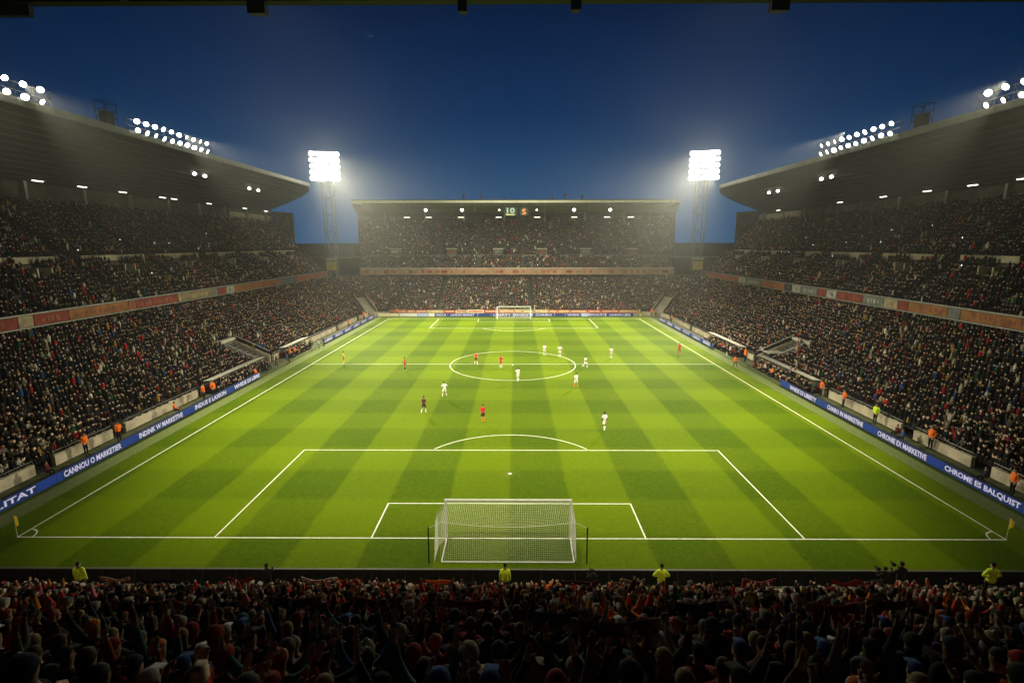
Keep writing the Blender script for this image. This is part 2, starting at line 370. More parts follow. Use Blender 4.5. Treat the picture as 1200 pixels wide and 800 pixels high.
# far stand
FLOW = dict(front=112.6, n=24, tread=.8, rise=.37, z0=.75)
fsp = lambda y: max(0, y - 128.7) * .29
FUPP = dict(front=128.7, n=28, tread=.84, rise=.6, z0=11.6)
st = empty('grandstand', (0, 128, 0)); st.name = 'grandstand'
tag(st, 'two tier grandstand behind the far goal with a flat roof edge', 'grandstand', 'stands round the pitch')
def fb(b, name, parent): 
    o = b.build(name, parent); o.location = (0, -128, 0); return o
b = MB()
for k in range(FLOW['n']):
    ya = FLOW['front'] + k * .8; z = FLOW['z0'] + k * .37
    b.quad((-36, ya, z), (36, ya, z), (36, ya + .8, z), (-36, ya + .8, z), M_step); b.quad((-36, ya + .8, z), (36, ya + .8, z), (36, ya + .8, z + .37), (-36, ya + .8, z + .37), M_step)
# corners: rows turn round an arc
for s in (-1, 1):
    for k in range(24):
        ra, rb = 6.0 + k * .8, 6.8 + k * .8; z = .75 + k * .37; N = 10
        p = []
        for i in range(N + 1):
            # elliptical corner between (42,104) and (36,112.6)
            a = R(90 * i / N)
            p.append((s * (36 + (ra) * math.cos(a)), 104 + (ra + 2.6) * math.sin(a), s * (36 + rb * math.cos(a)), 104 + (rb + 2.6) * math.sin(a)))
        for i in range(N):
            A, B_ = p[i], p[i + 1]
            b.quad((A[0], A[1], z), (A[2], A[3], z), (B_[2], B_[3], z), (B_[0], B_[1], z), M_step); b.quad((A[2], A[3], z), (B_[2], B_[3], z), (B_[2], B_[3], z + .37), (A[2], A[3], z + .37), M_step)
fb(b, 'lower_tier', st)
b = MB()
for k in range(FUPP['n']):
    ya = FUPP['front'] + k * .84; z = FUPP['z0'] + k * .6
    e0 = fsp(ya); b.quad((-48 - e0, ya, z), (49.3 + e0, ya, z), (49.3 + e0, ya + .84, z), (-48 - e0, ya + .84, z), M_step); b.quad((-48 - e0, ya + .84, z), (49.3 + e0, ya + .84, z), (49.3 + e0, ya + .84, z + .6), (-48 - e0, ya + .84, z + .6), M_step)
b.quad((-48, 128.5, 10.2), (49.3, 128.5, 10.2), (56.3, 152, 10.6), (-55, 152, 10.6), M_concd)
for x, xb_ in ((-48, -55), (49.3, 56.3)):
    b.add([(x, 128.3, 10.2), (xb_, 152.3, 10.6), (xb_, 152.3, 31.0), (xb_ - (xb_ - x) * .2, 147, 30.9), (x, 128.3, 13)], [(0, 1, 2, 3, 4)], M_concd)
fb(b, 'upper_tier', st)
b = MB(); b.span((-36, 112.2, 0), (36, 112.6, 1.15), M_conc)
for s in (-1, 1):
    N = 10
    for i in range(N):
        a, c = R(90 * i / N), R(90 * (i + 1) / N)
        if i in (4, 5): continue
        P0 = (s * (36 + 5.8 * math.cos(a)), 104 + 8.4 * math.sin(a)); P1 = (s * (36 + 5.8 * math.cos(c)), 104 + 8.4 * math.sin(c))
        b.quad((*P0, 0), (*P1, 0), (*P1, 1.1), (*P0, 1.1), M_conc)
fb(b, 'front_wall', st)
b = MB(); b.span((-48, 127.9, 10.6), (49.4, 128.6, 12.5), mat('faded_salmon_board', (.34, .2, .13), .7, .3, .6)); b.span((-48.1, 127.8, 12.5), (49.5, 128.7, 12.66), M_rim); fa = fb(b, 'fascia', st)
x = -46.5
while x < 48:
    wd = random.uniform(.5, 2.0); b = MB(); c = random.choice(['salmon', 'red', 'tan', 'cream', 'red', 'salmon'])
    b.span((x, 127.83, 11.1), (min(x + wd, 49), 127.9, 11.95), bmat(c)); b.build('banner', fa); x += wd + random.choice([.5, 1.2, 3.0])
for k, xa in enumerate((-37.5, -24.6, -11.9, 2.2, 16.3, 30.5, 42.0)):
    b = MB()
    for q in range(FUPP['n']):
        ya = FUPP['front'] + q * .84; z = FUPP['z0'] + q * .6 + .012
        b.quad((xa, ya, z), (xa + 1.1, ya, z), (xa + 1.1, ya + .8, z), (xa, ya + .8, z), M_aisle)
    fb(b, 'stair', st)
for q, xa in enumerate((-22, 4.4)):
    b = MB()
    for k in range(FLOW['n']):
        ya = FLOW['front'] + k * .8; z = FLOW['z0'] + k * .37 + .012; b.quad((xa, ya, z), (xa + .9, ya, z), (xa + .9, ya + .78, z), (xa, ya + .78, z), M_aisle)
    fb(b, 'stair', st)
b = MB(); yq = FUPP['front'] + 7 * .84; b.span((-48, yq, 15.6), (49.3, yq + .15, 16.5), mat('green_grey_rail', (.16, .2, .17), .6, .2, 2)); fb(b, 'cross_aisle_parapet', st)
for i, (xv, c) in enumerate(zip((-38.5, -20.2, -5.2, 9.0, 23.0, 38.2), ('w', 'r', 'd', 'r', 'd', 'r'))):
    b = MB(); yv = yq + .4
    b.span((xv - 1.6, yv, 15.6), (xv + 1.6, yv + 2.4, 18.3), M_concd); b.span((xv - 1.7, yv - .1, 18.3), (xv + 1.7, yv + 2.5, 18.5), M_conc)
    v = fb(b, 'stairway_entrance', st)
    b = MB(); b.span((xv - 1.1, yv - .16, 17.2), (xv + 1.1, yv - .1, 17.9), bmat('white') if c == 'w' else bmat('red' if c == 'r' else 'grey')); b.build('sign_panel', v)
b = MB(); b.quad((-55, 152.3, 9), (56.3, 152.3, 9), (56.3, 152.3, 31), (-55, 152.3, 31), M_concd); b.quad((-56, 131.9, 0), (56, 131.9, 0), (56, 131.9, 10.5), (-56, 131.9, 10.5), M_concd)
fb(b, 'back_wall', st)
b = MB()
b.add([(-48.7, 126, 32.0), (49.3, 126, 32.0), (57.3, 153, 30.8), (-56, 153, 30.8), (-48.7, 126, 33.0), (49.3, 126, 33.0), (57.3, 153, 32.0), (-56, 153, 32.0)], [(0, 1, 2, 3), (4, 7, 6, 5), (1, 5, 6, 2), (0, 3, 7, 4)], M_roof)
rf = fb(b, 'roof', st)
b = MB(); b.span((-48.9, 125.7, 32.0), (49.5, 126.05, 32.75), mat('cream_roof_rim', (.82, .8, .68), .5, .1, 1)); b.build('roof_rim', rf)
b = MB()
for k in range(1, 11): yy = 126 + k * 2.5; zz = 32 - 1.2 * (k * 2.5) / 27; b.span((-48.5, yy, zz - .3), (49.2, yy + .15, zz - .02), M_steel)
b.build('purlins', rf)
for xc in (-11.9, -2.5, 2.9, 9.2, -24.6, 22.6):
    b = MB(); b.tube((xc, 126.6, 32), (xc, 127.2, 29.3), .07, M_steel, 5); b.build('hanger', rf)
for xc in (-45, -31, -17.5, -3.5, 10.5, 24.5, 38, 47):
    b = MB(); b.span((xc - .25, 150.2, 26.5), (xc + .25, 150.7, 31), M_steel); fb(b, 'column', st)

# near stand (terrace below the camera) and its roof
NR = dict(front=-7.0, n=34, tread=.8, rise=.55, z0=.05)
st = empty('grandstand', (0, 0, 0)); tag(st, 'dark single tier stand behind the near goal where the fans stand', 'grandstand', 'stands round the pitch')
b = MB()
for k in range(NR['n']):
    ya = NR['front'] - k * .8; z = NR['z0'] + k * .55
    b.quad((-60, ya, z), (-60, ya - .8, z), (60, ya - .8, z), (60, ya, z), M_step); b.quad((-60, ya - .8, z), (-60, ya - .8, z + .55), (60, ya - .8, z + .55), (60, ya - .8, z), M_step)
b.build('terrace', st)
b = MB()
for xa, xb in ((-60, -17.5), (-16.3, -1.0), (.2, 13.5), (14.7, 60)): b.span((xa, -6.95, 0), (xb, -6.65, 1.12), M_conc)
b.build('front_wall', st)
b = MB(); b.add([(-75, -8, 30.4), (75, -8, 30.4), (75, -60, 33.5), (-75, -60, 33.5), (-75, -8, 31.6), (75, -8, 31.6), (75, -60, 34.5), (-75, -60, 34.5)], [(0, 3, 2, 1), (4, 5, 6, 7), (0, 1, 5, 4), (3, 7, 6, 2)], M_black)
rf = b.build('roof', st)
b = MB(); b.span((-75, -8.15, 29.98), (75, -7.7, 30.6), M_black)
for k in range(-9, 10): b.span((k * 8 - .15, -60, 29.95), (k * 8 + .15, -8.2, 30.5), M_black)
b.build('roof_beams', rf)
b = MB(); b.span((-30, -7.95, 29.55), (-20.4, -7.7, 29.98), M_black); b.build('service_duct', rf)
for xh, hw_, hh in ((-10.5, .38, .44), (-1.75, .2, .4), (3.05, .22, .36), (11.65, .38, .42)):
    b = MB(); b.span((xh - .06, -8.0, 29.9), (xh + .06, -7.88, 29.99), M_black)
    z0_ = 29.93 - hh
    b.add([(xh - hw_, -8.2, z0_), (xh + hw_, -8.2, z0_), (xh + hw_ * .8, -7.7, z0_ + .06), (xh - hw_ * .8, -7.7, z0_ + .06), (xh - hw_, -8.2, z0_ + hh), (xh + hw_, -8.2, z0_ + hh), (xh + hw_ * .8, -7.7, z0_ + hh * .85), (xh - hw_ * .8, -7.7, z0_ + hh * .85)],
          [(0, 3, 2, 1), (4, 5, 6, 7), (0, 1, 5, 4), (1, 2, 6, 5), (2, 3, 7, 6), (3, 0, 4, 7)], M_black)
    where = {-10.5: 'leftmost black loudspeaker box hanging from the near roof edge', -1.75: 'black loudspeaker box under the roof edge just left of middle', 3.05: 'black loudspeaker box under the roof edge just right of middle', 11.65: 'rightmost black loudspeaker box hanging from the near roof edge'}[xh]
    tag(b.build('loudspeaker'), where, 'loudspeaker', 'loudspeakers under the near roof edge')

# corner buildings behind the gaps
for s, side in ((-1, 'left'), (1, 'right')):
    e = empty('corner_building', (s * 61.5, 141, 0)); tag(e, 'dark flat roofed block in the gap beside the %s floodlight tower' % side, 'building')
    b = MB(); b.span((-9.5, -7, 0), (9.5, 7, 15.6), mat('dark_cladding', (.035, .042, .045), .7, .2, .4)); b.build('wall', e)
    b = MB(); b.span((-9.5, -6, 15.95), (9.5, 7, 20.2), mat('dark_cladding_upper', (.028, .034, .038), .7, .2, .4)); b.build('upper_storey', e)
    b = MB(); b.span((-9.7, -7.2, 15.6), (9.7, 7.1, 15.95), M_steel); b.build('ledge', e)
    # corner vomitory: pale sloping ramp cut in the lower corner
    a = R(47); dx, dy = math.cos(a) * s, math.sin(a); nx, ny = -dy * s, dx * s
    b = MB()
    def P(d, t, z): return (s * 36 + dx * d + nx * t, 104 + dy * (d + 2.6) + ny * t, z)
    b.add([P(6.0, -1.6, .9), P(6.0, 1.6, .9), P(12.6, 1.9, 4.9), P(12.6, -1.9, 4.9), P(6, -1.6, 0), P(6, 1.6, 0), P(12.6, 1.9, 2.2), P(12.6, -1.9, 2.2)],
          [(0, 1, 2, 3), (0, 4, 5, 1), (0, 3, 7, 4), (1, 5, 6, 2), (3, 2, 6, 7)], M_ramp)
    for t in (-1.75, 1.75):
        b.add([P(6, t - .15, 1.0), P(6, t + .15, 1.0), P(12.6, t + .15, 5.1), P(12.6, t - .15, 5.1), P(6, t - .15, 1.9), P(6, t + .15, 1.9), P(12.6, t + .15, 5.9), P(12.6, t - .15, 5.9)],
              [(4, 5, 6, 7), (0, 4, 7, 3), (1, 2, 6, 5), (0, 1, 5, 4)], M_ramp)
    tag(b.build('access_ramp'), 'pale concrete ramp through the crowd in the far %s corner' % side, 'ramp', 'corner access ramps')

# ------------------------------------------------------------------ lamps
def lamp_unit(parent, loc, aim, rad=.5, tilt_list=None):
    """one round floodlight: housing + glowing lens"""
    d = (Vector(aim) - Vector(loc)).normalized()
    b = MB(); b.tube((0, 0, 0), -d * .34, rad * 1.06, M_black, 12, rad * .55); b.tube((0, 0, 0), -d * .55, .05, M_steel, 5)
    o = b.build('lamp', parent, loc)
    b = MB(); b.tube(d * .012, d * .06, rad, M_lamp, 14, rad * .96); b.build('lens', o)
    return o
def bank(name_label, s, y0, y1, n, zb):
    e = empty('floodlight_bank', (s * 57.7, (y0 + y1) / 2, zb)); tag(e, name_label, 'floodlights', 'floodlight banks on the roof edges')
    b = MB(); h = (y1 - y0) / 2 + .6
    for z in (.65, 1.55, 2.45): b.tube((0, -h, z), (0, h, z), .06, M_steel, 5)
    k = int(h) ;
    for i in range(n + 1):
        y = -h + 2 * h * i / n; b.tube((0, y, 0), (0, y, 2.6), .05, M_steel, 4); b.tube((s * 1.1, y, 0), (0, y, 2.45), .04, M_steel, 4)
    b.build('frame', e)
    for i in range(n):
        y = y0 + (y1 - y0) * (i + .5) / n - (y0 + y1) / 2
        for z in (1.0, 2.4):
            ang = random.uniform(-.9, .9) + (i / n - .5) * .4
            lamp_unit(e, (-s * .35, y, z + random.uniform(-.06, .06)), (-s * 40, y + 34 * ang - 16, -24), .37 * random.uniform(.86, 1.08))
    return e
bank('two row floodlight bank on the left roof edge, midway along', -1, 49.5, 69.5, 10, 36.0)
bank('two row floodlight bank on the left roof edge, cut off by the frame', -1, 15.5, 35.5, 9, 36.0)
bank('two row floodlight bank on the right roof edge, midway along', 1, 49.5, 69.5, 10, 35.3)
bank('two row floodlight bank on the left roof edge beside the near stand', -1, -28, -8, 10, 36.0)
bank('two row floodlight bank on the right roof edge beside the near stand', 1, -28, -8, 10, 35.3)
bank('two row floodlight bank on the right roof edge, cut off by the frame', 1, 15.5, 35.5, 9, 35.3)
for s, side in ((-1, 'left'), (1, 'right')):
    for xc, n_ in ((38, 6), (12, 3)):
        e = empty('floodlight_bank', (s * xc, -7.6, 31.6)); tag(e, 'row of floodlights on the near roof edge, %s %s' % (side, 'outer' if n_ == 6 else 'inner'), 'floodlights', 'floodlight banks on the roof edges')
        b = MB(); b.tube((-n_ * .7, 0, .5), (n_ * .7, 0, .5), .06, M_steel, 5); b.tube((-n_ * .7, 0, 0), (-n_ * .7, 0, 1.4), .05, M_steel, 4); b.tube((n_ * .7, 0, 0), (n_ * .7, 0, 1.4), .05, M_steel, 4); b.build('frame', e)
        for i in range(n_): lamp_unit(e, ((i - (n_ - 1) / 2) * 1.3, .1, 1.1), (-s * 8, 24, -24), .45)
# dark equipment cage beside each mid bank
for s, side in ((-1, 'left'), (1, 'right')):
    b = MB(); zb = 37.0 if s < 0 else 36.3
    for dy in (0, 2.2):
        for dx in (0, 1.4): b.tube((s * (58 + dx), 45.2 + dy, zb), (s * (58 + dx), 45.2 + dy, zb + 3.0), .06, M_black, 4)
    for z in (.9, 1.9, 3.0):
        b.tube((s * 58, 45.2, zb + z), (s * 58, 47.4, zb + z), .05, M_black, 4); b.tube((s * 59.4, 45.2, zb + z), (s * 59.4, 47.4, zb + z), .05, M_black, 4); b.tube((s * 58, 45.2, zb + z), (s * 59.4, 45.2, zb + z), .05, M_black, 4); b.tube((s * 58, 47.4, zb + z), (s * 59.4, 47.4, zb + z), .05, M_black, 4)
    b.span((s * 58.2, 45.5, zb), (s * 59.2, 47.1, zb + 1.7), M_black)
    tag(b.build('roof_cage'), 'dark steel access cage on the %s roof beside the lamps' % side, 'cage', 'roof access cages')

for s, side in ((-1, 'left'), (1, 'right')):
    e = empty('floodlight_tower', (s * 57.0, 128.9, 0)); tag(e, 'tall floodlight tower with a dazzling lamp panel in the far %s corner' % side, 'floodlight tower', 'floodlight towers in the far corners')
    b = MB()
    for (px, py) in ((-1.35, 0), (1.35, 0), (-1.35, 2.4), (1.35, 2.4)): b.tube((px, py, 0), (px, py, 39.2), .14, M_mast, 6)
    for k in range(8):
        z = 4 + k * 5.0
        for (a, c) in (((-1.35, 0), (1.35, 0)), ((1.35, 0), (1.35, 2.4)), ((1.35, 2.4), (-1.35, 2.4)), ((-1.35, 2.4), (-1.35, 0))):
            b.tube((*a, z), (*c, z), .08, M_mast, 5)
            if k < 7: b.tube((*a, z), (*c, z + 5.0), .045, M_steel, 4)
    b.build('mast', e)
    b = MB(); b.span((-1.6, -.25, 12.0), (1.6, -.1, 14.6), mat('yellow_cladding', (.45, .36, .1), .7, .25, 1)); b.build('sign_panel', e)
    b = MB(); b.span((-1.8, -.3, 15.2), (1.8, -.05, 15.6), M_rim); b.build('walkway', e)
    rz = -s * .25
    hd = empty('lamp_head', (0, -.4, 42.9), rz); hd.parent = e
    b = MB()
    for z in (-3.6, -1.8, 0, 1.8, 3.6): b.tube((-3.9, .35, z), (3.9, .35, z), .08, M_steel, 5)
    for x in (-3.9, -1.3, 1.3, 3.9): b.tube((x, .45, -4.1), (x, .45, 4.1), .08, M_steel, 5)
    b.build('frame', hd)
    for i in range(8):
        for j in range(5):
            b = MB(); b.tube((0, 0, 0), (0, .4, .06), .76, M_black, 14, .3); b.tube((0, -.05, -.01), (0, -.008, 0), .72 * random.uniform(.9, 1.06), M_lamp, 14, .62)
            b.build('lamp', hd, (-3.6 + i * 1.03, -.05, -3.5 + j * 1.75))

# strip lights under roofs
def strip(loc, size, label, group):
    e = MB(); e.span(tuple(-a / 2 for a in size), tuple(a / 2 for a in size), M_tube)
    e.span((-size[0] / 2 - .08, -size[1] / 2 - .08, size[2] / 2), (size[0] / 2 + .08, size[1] / 2 + .08, size[2] / 2 + .12), M_steel)
    e.tube((0, 0, size[2] / 2 + .1), (0, 0, size[2] / 2 + 1.3), .03, M_steel, 4)
    return tag(e.build('strip_light', None, loc), label, 'strip light', group)
for s, side, ys, zz in ((-1, 'left', (57, 66, 76, 88, 92, 106, 124, 137), 30.4), (1, 'right', (52, 61, 71, 83, 98, 128), 29.8)):
    for k, y in enumerate(ys):
        strip((s * 80, y, zz), (.25, 1.9, .14), 'white strip light under the back of the %s roof, %s from the camera end' % (side, ORD[k]), 'strip lights under the %s roof' % side)
for k, (px) in enumerate((-37.2, -29.6, -18.5, -5.4, 7.9, 20.7, 32.0, 40.2)):
    strip((px, 149.5, 29.0), (2.0, .25, .16), 'white strip light at the back of the far stand roof, %s from the left' % ORD[k], 'strip lights under the far roof')
for k, px in enumerate((-27.5, -16.2, -4.6, 7.0, 18.6, 29.8)):
    big = k in (0, 1, 4, 5)
    b = MB(); rr = .5 if big else .32
    b.tube((0, 0, 0), (0, .3, .15), rr, M_black, 10, rr * .6); b.tube((0, -.06, -.03), (0, -.012, 0), rr * .92, M_lamp if big else M_tube, 12, rr * .92); b.tube((0, .15, .1), (0, .2, 1.3), .03, M_steel, 4)
    tag(b.build('spotlight', None, (px, 131.5, 30.3)), ('bright' if big else 'small') + ' round spotlight under the far roof front, %s from the left' % ORD[k], 'spotlight', 'bright spotlights under the far roof' if big else 'small spotlights under the far roof')
for s, side, pts_ in ((-1, 'left', ((-64.5, 75.5), (-64.5, 79.0), (-66, 100), (-66, 104.5))), (1, 'right', ((64.5, 76.5), (64.5, 80), (66, 101), (66, 105.5)))):
    for k, (px, py) in enumerate(pts_):
        zz = 36 - .24 * (abs(px) - 58) - (.75 if s > 0 else 0)
        b = MB(); b.ell((0, 0, -.5), (.36, .36, .3), M_lamp, 10, 6); b.tube((0, 0, -.25), (0, 0, 0), .16, M_steel, 6)
        tag(b.build('ceiling_lamp', None, (px, py, zz)), '%s round lamp of the %s pair hanging under the %s roof' % (('near', 'far')[k % 2], ('nearer', 'farther')[k // 2], side), 'ceiling lamp', 'paired lamps under the %s roof' % side)

# scoreboards and roof-top units
b = MB(); b.span((-1.9, -.1, -1.3), (1.9, .1, 1.3), mat('scoreboard_case', (.05, .07, .07), .6))
e = empty('scoreboard', (-1.0, 127.0, 29.6)); tag(e, 'small scoreboard with pale figures 10 hanging under the far roof', 'scoreboard')
b.build('case', e)
mS = mat('scoreboard_pale', (.45, .62, .5), .5, emit=.42, sampling=False); mY = mat('scoreboard_yellow', (.8, .72, .35), .5, emit=.45, sampling=False)
o = bpy.data.objects.new('digits', text_mesh('10', 2.4, 1.6, mS)); C.objects.link(o); o.parent = e; o.location = (0, -.12, .25); o.rotation_euler = (R(90), 0, 0)
b = MB(); b.span((-1.5, -.14, -1.1), (1.2, -.1, -.8), mY); b.build('light_bar', e)
e = empty('clock_panel', (3.0, 127.0, 29.5)); tag(e, 'small orange lit panel hanging beside the far scoreboard', 'panel')
b = MB(); b.span((-1.25, -.1, -1.2), (1.25, .1, 1.2), mat('scoreboard_case', (.05, .07, .07))); b.build('case', e)
o = bpy.data.objects.new('digits', text_mesh('S', 1.3, 1.7, mat('scoreboard_orange', (1.0, .33, .08), .5, emit=.5, sampling=False))); C.objects.link(o); o.parent = e; o.location = (0, -.12, 0); o.rotation_euler = (R(90), 0, 0)
for k, (px, hh) in enumerate(((-15.2, 1.7), (-9.8, 1.2), (-2.8, .9), (11.4, 1.1), (15.3, 1.8), (20.3, 1.4))):
    b = MB(); b.tube((0, 0, 0), (0, 0, hh * .6), .07, M_black, 5); b.span((-.35, -.25, hh * .5), (.35, .25, hh), mat('dull_red_unit', (.1, .03, .025), .7)); b.span((-.25, -.3, 0), (.25, .3, .25), M_black)
    tag(b.build('roof_unit', None, (px, 127.0, 32.9)), 'small dark unit on a post on the far stand roof, %s from the left' % ORD[k], 'roof unit', 'units on the far stand roof')

# ------------------------------------------------------------------ advertising boards
M_blue = mat('led_blue', (.012, .04, .24), .4, emit=.26, sampling=False); M_ltxt = mat('led_letters', (.5, .48, .68), .4, emit=.5, sampling=False)
M_dblue = mat('led_dark_blue', (.012, .03, .12), .4, emit=.3, sampling=False)
def board(x0, y0, x1, y1, h, txt, tfrac, label, face=None, group='blue advertising boards along the touchlines', panel_of=None):
    """board from p0 to p1; text block on the panel; visible face looks along the left-hand normal (dy,-dx)"""
    L_ = math.hypot(x1 - x0, y1 - y0); a = math.atan2(y1 - y0, x1 - x0)
    e = empty('advertising_board', ((x0 + x1) / 2, (y0 + y1) / 2, 0), a); tag(e, label, 'advertising board', group)
    b = MB(); b.span((-L_ / 2, -.06, .06), (L_ / 2, .06, h), M_black)
    for k in range(int(L_ // 3) + 1):
        xx = -L_ / 2 + .4 + k * 3
        if xx < L_ / 2: b.tube((xx, .05, h * .8), (xx, .65, .0), .03, M_steel, 4)
    b.build('cabinet', e)
    t0, t1 = tfrac; c = (t0 + t1) / 2 * L_ - L_ / 2; tw = (t1 - t0) * L_
    b = MB(); b.span((-L_ / 2 + .02, -.09, .1), (L_ / 2 - .02, -.06, h - .03), face or M_blue); b.build('screen', e)
    if txt:
        b = MB(); b.span((c - tw / 2 - .15, -.095, .12), (c + tw / 2 + .15, -.09, h - .05), M_dblue); b.build('screen_strip', e)
        o = bpy.data.objects.new('lettering', text_mesh(txt, tw, (h - .13) * .7, M_ltxt)); C.objects.link(o); o.parent = e; o.location = (c, -.108, h / 2 + .03); o.rotation_euler = (R(90), 0, 0)
    return e
H = .93
# left side: face looks to +X, so run from far to near reversed: direction must be +Y -> local -y normal = +X
for (ya, yb, t0, t1, txt, lb) in ((-4.6, 1.2, 0, 1, '', 'nearest blue board by the left corner flag'), (1.2, 8.0, 0, .72, ',UK.ITAT', 'blue board reading UK.ITAT beside the left corner'), (8.0, 17.0, .08, .80, 'CANNOU O MARKETIER', 'blue board reading CANNOU beside the left touchline'),
                              (17.0, 26.3, .07, .82, 'INDINK W MARKETIVE', 'blue board reading INDINK behind the left touchline'), (26.3, 35.0, .08, .85, 'INDUS E LAXION', 'blue board reading INDUS on the left side'), (35.0, 42.8, .1, 1.0, 'WHIDE DI LIBRE', 'blue board reading WHIDE ending at the left dugout')):
    board(-38.4, ya, -38.4, yb, H, txt, (t0, t1), lb)
for (ya, yb, t0, t1, txt, lb) in ((1.5, -4.6, 0, 1, '', 'nearest blue board by the right corner flag'), (10.9, 1.5, .05, .78, 'CHROME ES BALQUIST', 'blue board reading BALQUIST beside the right corner'), (19.6, 10.9, .08, .82, 'CHRONIE EX MARKETIVE', 'blue board reading CHRONIE beside the right touchline'),
                              (28.6, 19.6, .1, .82, 'CHAIRO IN MARKETINE', 'blue board reading CHAIRO on the right side'), (38.9, 28.6, .25, .86, 'WHIDE DI LIBERTY', 'blue board reading LIBERTY beside the right dugout')):
    board(38.4, ya, 38.4, yb, H, txt, (t0, t1), lb)
yy = 69.5; k = 0; words = ['LIBRE', 'INDUS', 'MARKET', 'CANNOU', 'ITAT', 'WHIDE']
while yy < 104:
    board(-38.5, yy, -38.5 - .02, yy + 6.2, H, words[k % 6], (.1, .8), 'far blue board reading %s on the left touchline' % words[k % 6]); yy += 6.3; k += 1
yy = 64.5; k = 0
while yy < 100:
    board(38.6, yy + 6.2, 38.6, yy, H, words[(k + 2) % 6], (.1, .8), 'far blue board reading %s on the right touchline' % words[(k + 2) % 6]); yy += 6.3; k += 1
farseg = [(-38, -32.2, 'cream', ''), (-32, -27, 'white', ''), (-26.9, -24, 'grey', ''), (-23.9, -22.2, 'white', ''), (-22, -18.6, 'blue', 'INDUS'), (-18.5, -10.2, 'blue', 'LAXION MARKET'), (-10, -6.4, 'navy', ''), (-6.3, -.3, 'blue', 'LIBERTY'), (-.2, 5.2, 'grey', 'MARKET'),
          (5.4, 11.2, 'blue', 'CHAIRO'), (11.4, 14.2, 'navy', ''), (14.4, 18.6, 'blue', 'WHIDE'), (18.8, 20.6, 'grey', ''), (20.8, 25.6, 'grey', 'BALQUIST'), (25.8, 33.2, 'blue', 'CANNOU LIBRE')]
for k, (xa, xb, c, t) in enumerate(farseg):
    board(xa, 109.5, xb, 109.5, 1.0, t, (.1, .9), ('narrow ' if abs(xb - xa) < 2.5 else '') + '%s board%s behind the far goal line%s' % ({'blue': 'blue', 'grey': 'pale grey', 'cream': 'cream', 'white': 'white', 'navy': 'dark'}[c], ' reading ' + t if t else '', '' if t else ', %.1f m %s of the goal' % (abs((xa + xb) / 2), 'left' if xa < 0 else 'right')),
          face=mat('led_' + c, {'blue': (.05, .13, .42), 'grey': (.35, .42, .6), 'cream': (.65, .6, .35), 'white': (.6, .6, .55), 'navy': (.02, .04, .15)}[c], .5, emit=.4, sampling=False), group='advertising boards behind the far goal')
# near board seen from behind
e = empty('advertising_board', (0, -4.85, 0)); tag(e, 'long black back of the advertising board behind the near goal', 'advertising board')
b = MB(); b.span((-44, -.07, .03), (44, .07, .98), M_black); b.build('cabinet', e)
b = MB(); b.span((-44, -.07, .98), (44, .07, 1.015), M_mast); b.build('top_rail', e)
for k in range(-22, 23):
    b = MB(); b.tube((k * 2, -.1, .85), (k * 2, -.7, 0), .035, M_black, 4); b.span((k * 2 - .04, -.1, 0), (k * 2 + .04, -.07, .97), M_black); b.build('strut', e)
# orange and cream cloth on the wall in front of the far stand
x = -35.5; k = 0
while x < 35.5:
    wd = random.uniform(2.0, 5.5); c = random.choice(['salmon', 'salmon', 'cream', 'red', 'orange', 'tan', 'salmon'])
    b = MB(); bb = lambda q: mat('bright_cloth_' + q, tuple(min(.8, v * 1.5) for v in COLS[q]), .7, .25, 1.5)
    b.span((x, 112.12, .7), (min(x + wd, 35.8), 112.195, 1.6 + random.uniform(-.08, .1)), bb(c)); b.span((x + .3, 112.1, 1.0), (min(x + wd, 35.8) - .3, 112.12, 1.3), bb('cream' if c != 'cream' else 'red'))
    tag(b.build('cloth_banner'), '%s cloth banner on the far stand wall, %s from the left corner' % ({'salmon': 'salmon', 'cream': 'cream', 'red': 'red', 'orange': 'orange', 'tan': 'tan'}[c], ORD[k]), 'banner', 'cloth banners on the far stand wall'); x += wd + .15; k += 1

